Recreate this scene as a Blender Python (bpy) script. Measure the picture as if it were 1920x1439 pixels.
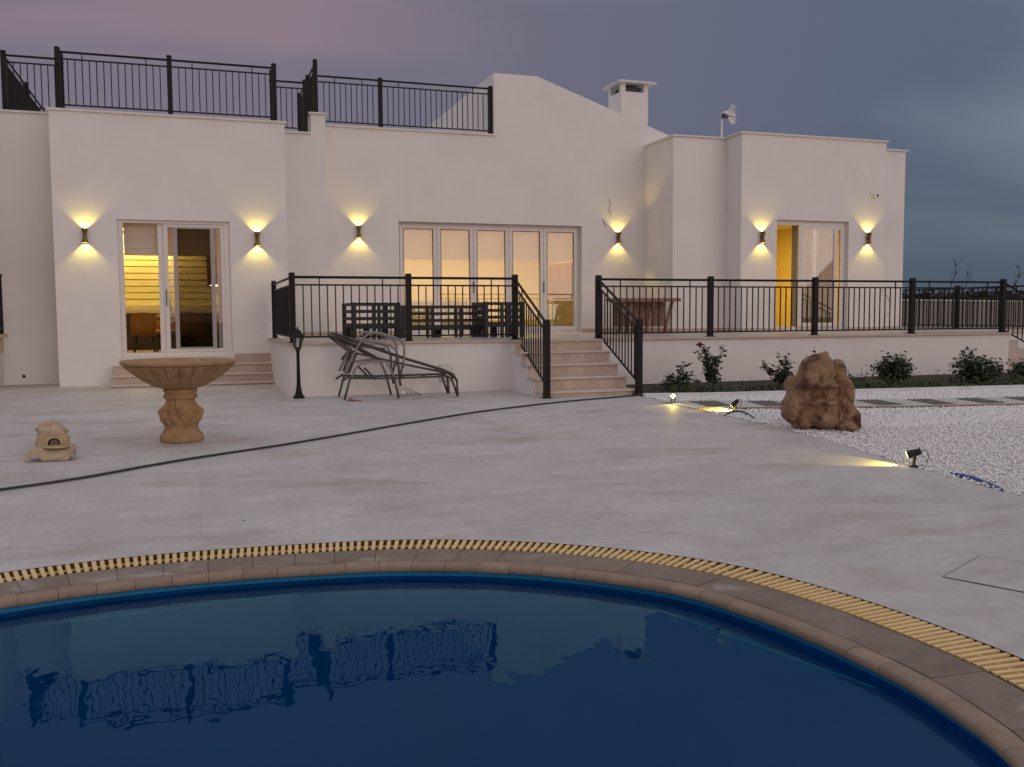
import bpy, bmesh, math, random
import numpy as np
from mathutils import Vector, Matrix
for o in list(bpy.data.objects): bpy.data.objects.remove(o)
S = bpy.context.scene
COL = S.collection
R = math.radians
random.seed(7); np.random.seed(7)

# ------------------------------------------------------------------ camera
FPX, CXP, CYP, CAMH = 1753.0, 960.0, 719.5, 1.23
PITCH, ROLL, YAW = R(4.17), R(-0.335), R(18.66)
_f = Vector((math.sin(YAW)*math.cos(PITCH), math.cos(YAW)*math.cos(PITCH), -math.sin(PITCH)))
_r = Vector((math.cos(YAW), -math.sin(YAW), 0)); _u = _r.cross(_f)
_r2 = math.cos(ROLL)*_r + math.sin(ROLL)*_u
_u2 = -math.sin(ROLL)*_r + math.cos(ROLL)*_u
cam = bpy.data.cameras.new('camera'); camo = bpy.data.objects.new('camera', cam); COL.objects.link(camo)
mw = Matrix((( _r2.x, _u2.x, -_f.x, 0), (_r2.y, _u2.y, -_f.y, 0), (_r2.z, _u2.z, -_f.z, CAMH), (0, 0, 0, 1)))
camo.matrix_world = mw
cam.sensor_width = 36; cam.lens = FPX/1920*36; cam.clip_start = 0.05; cam.clip_end = 3000
S.camera = camo
CAMP = Vector((0, 0, CAMH))
def ray(x, y): return _r2*((x-CXP)/FPX) - _u2*((y-CYP)/FPX) + _f
def G(x, y, z=-0.02):
    d = ray(x, y); return CAMP + d*((z-CAMH)/d.z)
def PY(x, y, Y):
    d = ray(x, y); return CAMP + d*(Y/d.y)
def PX(x, y, X):
    d = ray(x, y); return CAMP + d*(X/d.x)

# the patio falls gently from the house to the level pool surround
ZG, ZP, YS0, YS1 = -0.02, -0.20, 13.0, 6.3
def zgr(y): return ZG if y >= YS0 else (ZP if y <= YS1 else ZG+(ZP-ZG)*(YS0-y)/(YS0-YS1))
def fall(x, y):
    """where the sight line through the level point (x, y, ZG) meets the falling ground: scale along that line"""
    if y >= YS0: return 1.0
    k = (ZP-ZG)/(YS0-YS1); t = (CAMH-ZG-k*YS0)/(CAMH-ZG-k*y)
    if y*t < YS1: t = (CAMH-ZP)/(CAMH-ZG)
    return t
def onto(x, y): t = fall(x, y); return (x*t, y*t)
def onto3(v): t = fall(v[0], v[1]); return Vector((v[0]*t, v[1]*t, CAMH+(v[2]-CAMH)*t))
PS = (CAMH-ZP)/(CAMH-ZG); ZW = ZP-.073

# ------------------------------------------------------------------ world, sun, exposure
S.view_settings.view_transform = 'Standard'; S.view_settings.look = 'None'
S.view_settings.exposure = 0.0; S.view_settings.gamma = 1.0; S.view_settings.use_curve_mapping = False
CL1R, CL1L = 35, (1.0, 8.0)
STL = (14.0, 1.0)
SUN_EL, SUN_AZ = 8.0, 158.0          # azimuth clockwise from +Y: behind the photographer
W = bpy.data.worlds.new('World'); S.world = W; W.use_nodes = True
nt = W.node_tree; N = nt.nodes; L = nt.links; N.clear()
def wn(t, **k):
    n = N.new(t)
    for a, b in k.items(): setattr(n, a, b)
    return n
def wmath(op, a, b=None, c=None, clamp=False):
    n = wn('ShaderNodeMath', operation=op); n.use_clamp = clamp
    for i, v in enumerate((a, b, c)):
        if v is None: continue
        if isinstance(v, (int, float)): n.inputs[i].default_value = v
        else: L.new(v, n.inputs[i])
    return n.outputs[0]
def wmix(f, a, b):
    n = wn('ShaderNodeMix', data_type='RGBA')
    for i, v in ((0, f), (6, a), (7, b)):
        if isinstance(v, (int, float)): n.inputs[i].default_value = v
        elif isinstance(v, tuple): n.inputs[i].default_value = (*v, 1)
        else: L.new(v, n.inputs[i])
    return n.outputs[2]
def wramp(f, stops):
    n = wn('ShaderNodeValToRGB'); e = n.color_ramp.elements
    while len(e) < len(stops): e.new(0.5)
    for k, (p, c) in zip(e, stops):
        k.position = p; k.color = (*c, 1) if isinstance(c, tuple) else (c, c, c, 1)
    L.new(f, n.inputs[0]); return n.outputs[0]
sky = wn('ShaderNodeTexSky', sky_type='NISHITA', sun_disc=False)
sky.sun_elevation = R(2.0); sky.sun_rotation = R(SUN_AZ); sky.air_density = 1.0; sky.dust_density = 1.5; sky.ozone_density = 2.0
tc = wn('ShaderNodeTexCoord'); sep = wn('ShaderNodeSeparateXYZ'); L.new(tc.outputs['Generated'], sep.inputs[0])
dx, dy, dz = sep.outputs
zc = wmath('MAXIMUM', dz, 0.0)
den = wmath('ADD', zc, 0.16)
comb = wn('ShaderNodeCombineXYZ'); L.new(wmath('DIVIDE', dx, den), comb.inputs[0]); L.new(wmath('DIVIDE', dy, den), comb.inputs[1])
def clouds(rot, scl, loc, scale, detail, rough, dist, lo, hi):
    mp = wn('ShaderNodeMapping'); L.new(comb.outputs[0], mp.inputs[0]); mp.inputs['Rotation'].default_value = (0, 0, R(rot)); mp.inputs['Scale'].default_value = (*scl, 1); mp.inputs['Location'].default_value = (*loc, 0)
    n1 = wn('ShaderNodeTexNoise'); L.new(mp.outputs[0], n1.inputs['Vector']); n1.inputs['Scale'].default_value = scale; n1.inputs['Detail'].default_value = detail; n1.inputs['Roughness'].default_value = rough; n1.inputs['Distortion'].default_value = dist
    return wramp(n1.outputs[0], [(lo, 0.0), (hi, 1.0)])
cl = clouds(CL1R, (.5, 1.1), CL1L, .55, 6, .5, .5, .40, .60)          # broad cloud banks
streak = clouds(18, (.28, 1.5), STL, 1.1, 6, .55, .4, .50, .68)  # fine lit streaks
west = wmath('MULTIPLY_ADD', dy, -0.5, 0.5)                      # 0 east (in view) .. 1 west (sunset side)
westp = wmath('POWER', west, 1.6)
# clear-air gaps between the clouds / cloud bodies, lit from the west
right = wramp(wmath('ADD', wmath('MULTIPLY', dx, 0.9), 0.35), [(0.42, 0.0), (0.95, 1.0)])
eastc = wmix(right, (0.222, 0.196, 0.262), (0.112, 0.146, 0.218))     # shaded cloud
eastg = wmix(right, (0.285, 0.235, 0.290), (0.212, 0.278, 0.348))     # thinner, lighter cloud
ecol = wmix(cl, eastc, eastg)
ecol = wmix(wmath('MULTIPLY', streak, wmath('SUBTRACT', 0.44, wmath('MULTIPLY', right, .95), clamp=True)), ecol, (0.42, 0.27, 0.30))   # afterglow catching thin streaks
wcol = wmix(cl, (0.49, 0.45, 0.47), (0.90, 0.775, 0.72))
ccol = wmix(westp, ecol, wcol)
# sunset glow low in the west, under the cloud deck
glow = wmath('MULTIPLY', wramp(dz, [(0.0, 0.35), (0.07, 1.0), (0.20, 0.0)]), wmath('POWER', wmath('MAXIMUM', wmath('MULTIPLY', dy, -1.0), 0.0), 2.5))
ccol = wmix(wmath('MULTIPLY', glow, .8), ccol, (1.75, .86, .42))
# the cloud deck is thinner and brighter overhead
ccol = wmix(wramp(dz, [(0.30, 0.0), (0.72, 1.0)]), ccol, wmix(cl, (0.61, 0.585, 0.64), (0.72, 0.685, 0.73)))
# darker blue bank low on the eastern horizon (earth shadow)
low = wramp(dz, [(0.0, 1.0), (0.19, 0.0)])
ccol = wmix(wmath('MULTIPLY', low, wmath('SUBTRACT', 1.0, westp, clamp=True)), ccol, (0.066, 0.104, 0.150))
bgs = wn('ShaderNodeBackground'); L.new(sky.outputs[0], bgs.inputs[0]); bgs.inputs[1].default_value = 0.06
bgc = wn('ShaderNodeBackground'); L.new(ccol, bgc.inputs[0]); bgc.inputs[1].default_value = 0.92
ms = wn('ShaderNodeMixShader'); ms.inputs[0].default_value = 0.9
L.new(bgs.outputs[0], ms.inputs[1]); L.new(bgc.outputs[0], ms.inputs[2])
wo = wn('ShaderNodeOutputWorld'); L.new(ms.outputs[0], wo.inputs[0])
sun = bpy.data.lights.new('sun', 'SUN'); suno = bpy.data.objects.new('sun', sun); COL.objects.link(suno)
sun.energy = 0.32; sun.angle = R(40); sun.color = (1.0, 0.86, 0.80)
sd = Vector((math.sin(R(SUN_AZ))*math.cos(R(16)), math.cos(R(SUN_AZ))*math.cos(R(16)), math.sin(R(16))))
suno.rotation_euler = sd.to_track_quat('Z', 'Y').to_euler(); suno.location = (0, -20, 20)

# ------------------------------------------------------------------ materials
def mat(name, c1, c2=None, scale=4.0, rough=0.7, bump=0.0, bscale=40.0, metal=0.0, spec=0.5, rnd=0.0, detail=5, c3=None, stretch=None, lo=0.35, hi=0.65, c3s=1.3, c3lo=.56, c3hi=.72):
    m = bpy.data.materials.new(name); m.use_nodes = True; t = m.node_tree; b = t.nodes['Principled BSDF']
    b.inputs['Roughness'].default_value = rough; b.inputs['Metallic'].default_value = metal; b.inputs['Specular IOR Level'].default_value = spec
    b.inputs['Base Color'].default_value = (*c1, 1)
    tc = t.nodes.new('ShaderNodeTexCoord'); src = tc.outputs['Object']
    if stretch:
        mpn = t.nodes.new('ShaderNodeMapping'); mpn.inputs['Scale'].default_value = stretch; t.links.new(src, mpn.inputs[0]); src = mpn.outputs[0]
    col = None
    if c2:
        n = t.nodes.new('ShaderNodeTexNoise'); n.inputs['Scale'].default_value = scale; n.inputs['Detail'].default_value = detail; n.inputs['Roughness'].default_value = .6
        t.links.new(src, n.inputs['Vector'])
        r = t.nodes.new('ShaderNodeValToRGB'); r.color_ramp.elements[0].position = lo; r.color_ramp.elements[1].position = hi
        r.color_ramp.elements[0].color = (*c1, 1); r.color_ramp.elements[1].color = (*c2, 1); t.links.new(n.outputs[0], r.inputs[0]); col = r.outputs[0]
    if c3:
        n = t.nodes.new('ShaderNodeTexNoise'); n.inputs['Scale'].default_value = c3s; n.inputs['Detail'].default_value = 6; n.inputs['Distortion'].default_value = .6
        t.links.new(src, n.inputs['Vector'])
        r = t.nodes.new('ShaderNodeValToRGB'); r.color_ramp.elements[0].position = c3lo; r.color_ramp.elements[1].position = c3hi
        t.links.new(n.outputs[0], r.inputs[0])
        x = t.nodes.new('ShaderNodeMix'); x.data_type = 'RGBA'; t.links.new(r.outputs[0], x.inputs[0])
        if col: t.links.new(col, x.inputs[6])
        else: x.inputs[6].default_value = (*c1, 1)
        x.inputs[7].default_value = (*c3, 1); col = x.outputs[2]
    if rnd:
        oi = t.nodes.new('ShaderNodeObjectInfo'); h = t.nodes.new('ShaderNodeHueSaturation')
        mm = t.nodes.new('ShaderNodeMapRange'); mm.inputs[3].default_value = 1-rnd; mm.inputs[4].default_value = 1+rnd
        t.links.new(oi.outputs['Random'], mm.inputs[0]); t.links.new(mm.outputs[0], h.inputs['Value'])
        if col: t.links.new(col, h.inputs['Color'])
        else: h.inputs['Color'].default_value = (*c1, 1)
        col = h.outputs[0]
    if col: t.links.new(col, b.inputs['Base Color'])
    if bump:
        n = t.nodes.new('ShaderNodeTexNoise'); n.inputs['Scale'].default_value = bscale; n.inputs['Detail'].default_value = 6
        t.links.new(src, n.inputs['Vector'])
        bp = t.nodes.new('ShaderNodeBump'); bp.inputs['Strength'].default_value = bump; bp.inputs['Distance'].default_value = .01
        t.links.new(n.outputs[0], bp.inputs['Height']); t.links.new(bp.outputs[0], b.inputs['Normal'])
    return m
def emis(name, c, s):
    m = bpy.data.materials.new(name); m.use_nodes = True; t = m.node_tree; b = t.nodes['Principled BSDF']
    b.inputs['Base Color'].default_value = (*c, 1); b.inputs['Emission Color'].default_value = (*c, 1); b.inputs['Emission Strength'].default_value = s
    return m
def glass(name, tint=(1, 1, 1), add=0.06, ior=1.5, rough=0.0, bump=None, refl=(1, 1, 1)):
    m = bpy.data.materials.new(name); m.use_nodes = True; t = m.node_tree; t.nodes.clear()
    out = t.nodes.new('ShaderNodeOutputMaterial'); mx = t.nodes.new('ShaderNodeMixShader')
    tr = t.nodes.new('ShaderNodeBsdfTransparent'); tr.inputs[0].default_value = (*tint, 1)
    gl = t.nodes.new('ShaderNodeBsdfGlossy'); gl.inputs['Roughness'].default_value = rough; gl.inputs['Color'].default_value = (*refl, 1)
    fr = t.nodes.new('ShaderNodeFresnel'); fr.inputs[0].default_value = ior
    a = t.nodes.new('ShaderNodeMath'); a.operation = 'ADD'; a.use_clamp = True; a.inputs[1].default_value = add
    t.links.new(fr.outputs[0], a.inputs[0]); t.links.new(a.outputs[0], mx.inputs[0]); t.links.new(tr.outputs[0], mx.inputs[1]); t.links.new(gl.outputs[0], mx.inputs[2])
    t.links.new(mx.outputs[0], out.inputs[0])
    if bump:
        tcn = t.nodes.new('ShaderNodeTexCoord'); mpn = t.nodes.new('ShaderNodeMapping'); mpn.inputs['Scale'].default_value = (1, .55, 1)
        t.links.new(tcn.outputs['Object'], mpn.inputs[0])
        prev = None
        for sc, st in bump:
            n = t.nodes.new('ShaderNodeTexNoise'); n.inputs['Scale'].default_value = sc; n.inputs['Detail'].default_value = 2; t.links.new(mpn.outputs[0], n.inputs['Vector'])
            bp = t.nodes.new('ShaderNodeBump'); bp.inputs['Strength'].default_value = 1.0; bp.inputs['Distance'].default_value = st
            t.links.new(n.outputs[0], bp.inputs['Height'])
            if prev: t.links.new(prev, bp.inputs['Normal'])
            prev = bp.outputs[0]
        for nd in (gl, fr): t.links.new(prev, nd.inputs['Normal'])
    return m
def cloth(name, c, c2, tr=0.5, scale=30):
    m = mat(name, c, c2, scale=scale, rough=.9, bump=.2, bscale=300); t = m.node_tree
    b = t.nodes['Principled BSDF']; o = t.nodes['Material Output']; x = t.nodes.new('ShaderNodeMixShader'); x.inputs[0].default_value = tr
    l = t.nodes.new('ShaderNodeBsdfTranslucent'); l.inputs[0].default_value = (*c, 1)
    t.links.new(b.outputs[0], x.inputs[1]); t.links.new(l.outputs[0], x.inputs[2]); t.links.new(x.outputs[0], o.inputs[0]); return m

M = {}
M['stucco'] = mat('stucco', (.76, .735, .725), (.80, .775, .765), scale=1.2, rough=.92, bump=.35, bscale=90, spec=.2, c3=(.72, .69, .675), c3s=.5)
M['cap'] = mat('cap_stone', (.66, .64, .62), (.74, .72, .70), scale=6, rough=.7, bump=.1, spec=.3)
M['metal'] = mat('dark_metal', (.008, .007, .0075), (.012, .0105, .011), scale=20, rough=.5, spec=.22)
M['patio'] = mat('patio_stone', (.47, .445, .435), (.56, .535, .525), scale=2.2, rough=.6, bump=.22, bscale=22, spec=.3, detail=8, c3=(.36, .30, .265), stretch=(1, 2.0, 1), c3s=.75, c3lo=.53, c3hi=.80)
def slab_tint(m):
    t = m.node_tree; b = t.nodes['Principled BSDF']; src = b.inputs['Base Color'].links[0].from_socket
    tc = t.nodes.new('ShaderNodeTexCoord'); br = t.nodes.new('ShaderNodeTexBrick'); t.links.new(tc.outputs['Object'], br.inputs[0])
    br.inputs['Scale'].default_value = 1; br.inputs['Brick Width'].default_value = 1.15; br.inputs['Row Height'].default_value = .58; br.inputs['Mortar Size'].default_value = .003; br.inputs['Bias'].default_value = 0
    br.inputs['Color1'].default_value = (1.03, 1.03, 1.03, 1); br.inputs['Color2'].default_value = (.93, .915, .90, 1); br.inputs['Mortar'].default_value = (.84, .83, .82, 1)
    mx = t.nodes.new('ShaderNodeMix'); mx.data_type = 'RGBA'; mx.blend_type = 'MULTIPLY'; mx.inputs[0].default_value = 1
    n = t.nodes.new('ShaderNodeTexNoise'); n.inputs['Scale'].default_value = 14; n.inputs['Detail'].default_value = 6; t.links.new(tc.outputs['Object'], n.inputs[0])
    mr = t.nodes.new('ShaderNodeMapRange'); mr.inputs[1].default_value = .3; mr.inputs[2].default_value = .7; mr.inputs[3].default_value = .93; mr.inputs[4].default_value = 1.05; t.links.new(n.outputs[0], mr.inputs[0])
    m2 = t.nodes.new('ShaderNodeMix'); m2.data_type = 'RGBA'; m2.blend_type = 'MULTIPLY'; m2.inputs[0].default_value = 1
    t.links.new(src, mx.inputs[6]); t.links.new(br.outputs[0], mx.inputs[7]); t.links.new(mx.outputs[2], m2.inputs[6]); t.links.new(mr.outputs[0], m2.inputs[7]); t.links.new(m2.outputs[2], b.inputs['Base Color'])
slab_tint(M['patio'])
M['floor'] = mat('terrace_tile', (.40, .35, .325), (.45, .40, .37), scale=3, rough=.35, spec=.5, bump=.03, bscale=30)
M['edge'] = mat('edge_stone', (.50, .40, .35), (.56, .46, .41), scale=5, rough=.6, bump=.05)
M['step'] = mat('step_stone', (.475, .375, .315), (.54, .44, .375), scale=7, rough=.6, bump=.08, bscale=60, rnd=.07)
M['tread'] = mat('tread_stone', (.54, .44, .38), (.60, .505, .445), scale=6, rough=.6, bump=.06)
M['frame'] = mat('white_frame', (.72, .68, .66), rough=.35)
M['screen'] = mat('screen_frame', (.36, .33, .33), rough=.5)
M['glass'] = glass('window_glass', (.97, .98, .98), .05)
M['glassr'] = glass('window_glass_reflective', (.85, .85, .85), .03)
M['mesh'] = glass('insect_mesh', (.60, .58, .56), .0, 1.02, .4)
M['blind'] = cloth('blind_cloth', (.60, .52, .45), (.64, .56, .49), .26)
M['curtain'] = cloth('curtain_cloth', (.26, .235, .21), (.31, .28, .25), .25, 8)
M['roomwall'] = mat('room_wall', (.66, .56, .36), (.69, .59, .40), scale=2, rough=.8)
M['roomyel'] = mat('room_wall_yellow', (.68, .52, .16), (.71, .55, .19), scale=2, rough=.8)
M['roomceil'] = mat('room_ceiling', (.70, .66, .56), rough=.9)
M['roomfloor'] = mat('room_floor', (.36, .31, .24), (.40, .35, .28), scale=3, rough=.3)
M['band'] = mat('wall_band', (.60, .52, .20), (.64, .56, .24), scale=3, rough=.35)
M['darkwood'] = mat('dark_wood', (.035, .022, .016), (.05, .032, .022), scale=8, rough=.5)
M['brown'] = mat('brown_lacquer', (.11, .050, .034), (.13, .06, .04), scale=4, rough=.3)
M['ochre'] = mat('ochre_fabric', (.34, .15, .025), (.40, .19, .04), scale=20, rough=.85, bump=.1, bscale=200)
M['wood'] = mat('table_wood', (.20, .105, .065), (.27, .15, .095), scale=6, rough=.55, bump=.1, stretch=(1, 9, 9))
M['slat'] = mat('dark_slat', (.018, .017, .018), (.028, .026, .027), scale=14, rough=.6, bump=.08)
M['sand'] = mat('cast_sandstone', (.31, .185, .086), (.40, .255, .128), scale=9, rough=.8, bump=.5, bscale=45, c3=(.22, .125, .065), c3s=6, c3lo=.56, c3hi=.75)
M['sand2'] = mat('pale_sandstone', (.40, .30, .19), (.50, .39, .26), scale=12, rough=.85, bump=.5, bscale=60, c3=(.23, .14, .08), c3s=7)
M['rock'] = mat('weathered_rock', (.20, .118, .064), (.35, .220, .130), scale=6, rough=.85, bump=1.0, bscale=40, c3=(.095, .044, .024), c3s=5.0, c3lo=.52, c3hi=.66)
M['gravel'] = mat('marble_chips', (.75, .735, .725), (.89, .88, .87), scale=18, rough=.8, spec=.3, lo=.3, hi=.7)
M['gravbed'] = mat('gravel_bed', (.56, .545, .535), (.74, .725, .71), scale=60, rough=.9, bump=1, bscale=60)
M['hosem'] = mat('black_hose', (.022, .027, .026), rough=.5)
M['bluepipe'] = mat('blue_pipe', (.02, .075, .23), (.03, .10, .28), scale=20, rough=.5)
M['coping'] = mat('coping_stone', (.180, .130, .098), (.235, .178, .140), scale=6, rough=.6, bump=.2, bscale=40, rnd=.12, c3=(.34, .30, .275), c3s=3, c3lo=.58, c3hi=.7)
M['nose'] = mat('bullnose_tile', (.235, .163, .112), (.285, .208, .150), scale=8, rough=.6, bump=.15, rnd=.09)
M['grout'] = mat('grout', (.16, .11, .085), rough=.9)
M['grate'] = mat('cream_grating', (.72, .505, .215), (.78, .565, .265), scale=8, rough=.5)
M['drain'] = mat('drain_channel', (.15, .09, .05), rough=.8)
M['poolblue'] = mat('pool_blue', (.001, .19, .38), (.002, .21, .43), scale=3, rough=.4)
M['water'] = glass('pool_water', (.10, .80, .95), .0, 1.31, 0.0, bump=[(1.6, .0032), (7.0, .0012)], refl=(.42, .84, 1))
M['soil'] = mat('soil', (.035, .022, .016), (.06, .04, .03), scale=12, rough=1, bump=.8, bscale=40)
M['scrubland'] = mat('scrubland', (.07, .062, .04), (.11, .095, .06), scale=.3, rough=1)
M['leaf'] = mat('rose_leaf', (.018, .036, .018), (.032, .056, .026), scale=30, rough=.6, rnd=.2)
M['weed'] = mat('weed_leaf', (.03, .055, .02), (.055, .085, .032), scale=20, rough=.7)
M['stem'] = mat('stem', (.05, .05, .025), rough=.8)
M['red'] = mat('red_petals', (.25, .006, .015), (.34, .012, .025), scale=30, rough=.6)
M['white'] = mat('white_petals', (.75, .74, .68), rough=.6)
M['darkbud'] = mat('dark_bud', (.03, .012, .012), rough=.7)
M['bronze'] = mat('bronze', (.16, .09, .03), (.24, .14, .05), scale=10, rough=.35, metal=.6)
M['gold'] = mat('gold_reflector', (.85, .58, .18), rough=.25, metal=.8)
M['led'] = emis('warm_led', (1.0, .80, .35), 14)
M['ledw'] = emis('strip_led', (1.0, .86, .60), 6)
M['whitep'] = mat('white_plastic', (.72, .72, .72), rough=.4)
M['black'] = mat('black_plastic', (.01, .01, .01), rough=.4)
M['tube'] = mat('lounger_tube', (.06, .05, .047), (.08, .068, .064), scale=20, rough=.45, metal=.2)
M['arm'] = mat('lounger_arm', (.20, .185, .18), (.25, .23, .225), scale=20, rough=.5)
M['sling'] = mat('torn_sling', (.30, .28, .27), rough=.8)
M['plasticf'] = glass('clear_film', (.82, .80, .80), .12, 1.4, .25)
M['boxgrey'] = mat('box_grey', (.45, .44, .40), rough=.6)
M['beige'] = mat('beige_stone', (.52, .40, .25), (.58, .46, .30), scale=5, rough=.7)
M['bwall'] = mat('boundary_plaster_dimmed', (.22, .205, .195), (.27, .25, .235), scale=.6, rough=.9, bump=.3, bscale=6)  # pale plaster, with its lack of light put into the base colour
M['scrub'] = mat('scrub_leaf', (.028, .03, .016), (.05, .048, .026), scale=.4, rough=.9)
M['bark'] = mat('bark', (.04, .03, .025), rough=.9)
M['foil'] = mat('silver_film', (.42, .40, .33), (.62, .58, .46), scale=9, rough=.25, metal=.4, bump=1.0, bscale=9)
M['pebdark'] = mat('dark_pebble', (.09, .08, .075), (.17, .155, .145), scale=40, rough=.8, bump=1, bscale=50)
M['path'] = mat('path_concrete', (.46, .44, .42), (.53, .505, .485), scale=3, rough=.8, bump=.2)
M['kerb'] = mat('kerb_white', (.60, .60, .60), (.68, .68, .68), scale=3, rough=.8)
M['debris'] = mat('debris', (.24, .08, .04), rough=.8)
M['debris2'] = mat('dry_leaf', (.18, .14, .11), (.26, .21, .17), scale=20, rough=.9)
M['lglass'] = glass('lantern_glass', (.85, .85, .85), .08)
M['pline'] = mat('pale_tube', (.50, .46, .40), rough=.6)

# ------------------------------------------------------------------ mesh helpers
WL = {}
def wloc(o): return WL.get(o.name, Vector((0, 0, 0))) if o else Vector((0, 0, 0))
def tag(o, label=None, cat=None, group=None, kind=None):
    if label: o['label'] = label
    if cat: o['category'] = cat
    if group: o['group'] = group
    if kind: o['kind'] = kind
    return o
def empty(name, loc, label=None, cat=None, group=None, kind=None):
    o = bpy.data.objects.new(name, None); COL.objects.link(o); o.location = loc; o.empty_display_size = .2
    WL[o.name] = Vector(loc); return tag(o, label, cat, group, kind)
def link(name, me, parent=None, at=None):
    """object sharing mesh me, placed at world position `at` (no rotation)"""
    o = bpy.data.objects.new(name, me); COL.objects.link(o)
    p = wloc(parent); at = Vector(at) if at is not None else p
    if parent: o.parent = parent
    o.location = at - p; WL[o.name] = at.copy(); return o
class MB:
    def __init__(s): s.v = []; s.f = []
    def add(s, vs, fs):
        n = len(s.v); s.v += [tuple(v) for v in vs]; s.f += [tuple(i+n for i in f) for f in fs]; return s
    def box(s, x0, x1, y0, y1, z0, z1):
        return s.add([(x0,y0,z0),(x1,y0,z0),(x1,y1,z0),(x0,y1,z0),(x0,y0,z1),(x1,y0,z1),(x1,y1,z1),(x0,y1,z1)],
                     [(3,2,1,0),(4,5,6,7),(0,1,5,4),(1,2,6,5),(2,3,7,6),(3,0,4,7)])
    def bar(s, p, q, w, h=None, up=(0,0,1)):
        """rectangular bar from p to q, w across, h along `up`"""
        h = h or w; p = Vector(p); q = Vector(q); d = (q-p).normalized(); up = Vector(up)
        if abs(d.dot(up)) > .99: up = Vector((0,1,0))
        a = d.cross(up).normalized()*w/2; b = d.cross(a).normalized()*h/2
        vs = [p-a-b,p+a-b,p+a+b,p-a+b,q-a-b,q+a-b,q+a+b,q-a+b]
        return s.add(vs, [(0,1,2,3),(7,6,5,4),(0,4,5,1),(1,5,6,2),(2,6,7,3),(3,7,4,0)])
    def tube(s, pts, r, n=8, cap=True):
        pts = [Vector(p) for p in pts]; rs = r if isinstance(r, (list, tuple)) else [r]*len(pts)
        rings = []; prev = None
        for i, p in enumerate(pts):
            d = (pts[min(i+1,len(pts)-1)] - pts[max(i-1,0)]).normalized()
            a = prev - d*prev.dot(d) if prev else (d.cross(Vector((0,0,1))) if abs(d.z) < .95 else d.cross(Vector((0,1,0))))
            a.normalize(); prev = a; b = d.cross(a)
            rings.append([p + (a*math.cos(2*math.pi*k/n) + b*math.sin(2*math.pi*k/n))*rs[i] for k in range(n)])
        vs = [v for g in rings for v in g]; fs = []
        for i in range(len(pts)-1):
            for k in range(n): fs.append((i*n+k, i*n+(k+1)%n, (i+1)*n+(k+1)%n, (i+1)*n+k))
        if cap: fs += [tuple(range(n-1,-1,-1)), tuple((len(pts)-1)*n+k for k in range(n))]
        return s.add(vs, fs)
    def lathe(s, prof, c=(0,0,0), n=24, fn=None, cap=True):
        vs = []; fs = []
        for i, (r, z) in enumerate(prof):
            for k in range(n):
                th = 2*math.pi*k/n; rr = fn(r, z, th) if fn else r
                vs.append((c[0]+rr*math.cos(th), c[1]+rr*math.sin(th), c[2]+z))
        for i in range(len(prof)-1):
            for k in range(n): fs.append((i*n+k, i*n+(k+1)%n, (i+1)*n+(k+1)%n, (i+1)*n+k))
        if cap: fs += [tuple(range(n-1,-1,-1)), tuple((len(prof)-1)*n+k for k in range(n))]
        return s.add(vs, fs)
    def prism(s, poly, z0, z1):
        n = len(poly); vs = [(x,y,z0) for x,y in poly]+[(x,y,z1) for x,y in poly]
        fs = [tuple(range(n-1,-1,-1)), tuple(range(n,2*n))] + [(i,(i+1)%n,n+(i+1)%n,n+i) for i in range(n)]
        return s.add(vs, fs)
    def mesh(s, name, m, smooth=False, origin=(0,0,0), bevel=0):
        me = bpy.data.meshes.new(name); o = Vector(origin)
        me.from_pydata([(v[0]-o.x, v[1]-o.y, v[2]-o.z) for v in s.v], [], s.f)
        if bevel:
            bm = bmesh.new(); bm.from_mesh(me)
            bmesh.ops.bevel(bm, geom=[e for e in bm.edges if e.is_manifold and e.calc_face_angle(0) > .6], offset=bevel, segments=2, affect='EDGES', profile=.5)
            bm.to_mesh(me); bm.free()
        me.materials.append(m if not isinstance(m, str) else M[m])
        if smooth: me.polygons.foreach_set('use_smooth', [True]*len(me.polygons))
        me.update(); return me
    def build(s, name, m, parent=None, smooth=False, bevel=0):
        p = wloc(parent); me = s.mesh(name, m, smooth, p, bevel)
        return link(name, me, parent, p)
def autosmooth(o, ang=40):
    me = o.data; bm = bmesh.new(); bm.from_mesh(me)
    for e in bm.edges: e.smooth = not (len(e.link_faces) == 2 and e.calc_face_angle(0) > R(ang))
    for f in bm.faces: f.smooth = True
    bm.to_mesh(me); bm.free(); return o
def struct(o): return tag(o, kind='structure')
def settle(o):
    """put a thing that was laid out on level ground onto the falling patio"""
    x, y, z = o.location; t = fall(x, y); o.location = (x*t, y*t, CAMH+(z-CAMH)*t); o.scale = (t, t, t); return o
def drape(o):
    """bend a flat sheet to the fall of the ground"""
    bm = bmesh.new(); bm.from_mesh(o.data)
    for yy_ in (YS0, YS1): bmesh.ops.bisect_plane(bm, geom=bm.verts[:]+bm.edges[:]+bm.faces[:], plane_co=(0, yy_, 0), plane_no=(0, 1, 0))
    for v in bm.verts: v.co.z += zgr(v.co.y)-ZG
    bm.to_mesh(o.data); bm.free(); o.data.update(); return o

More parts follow.
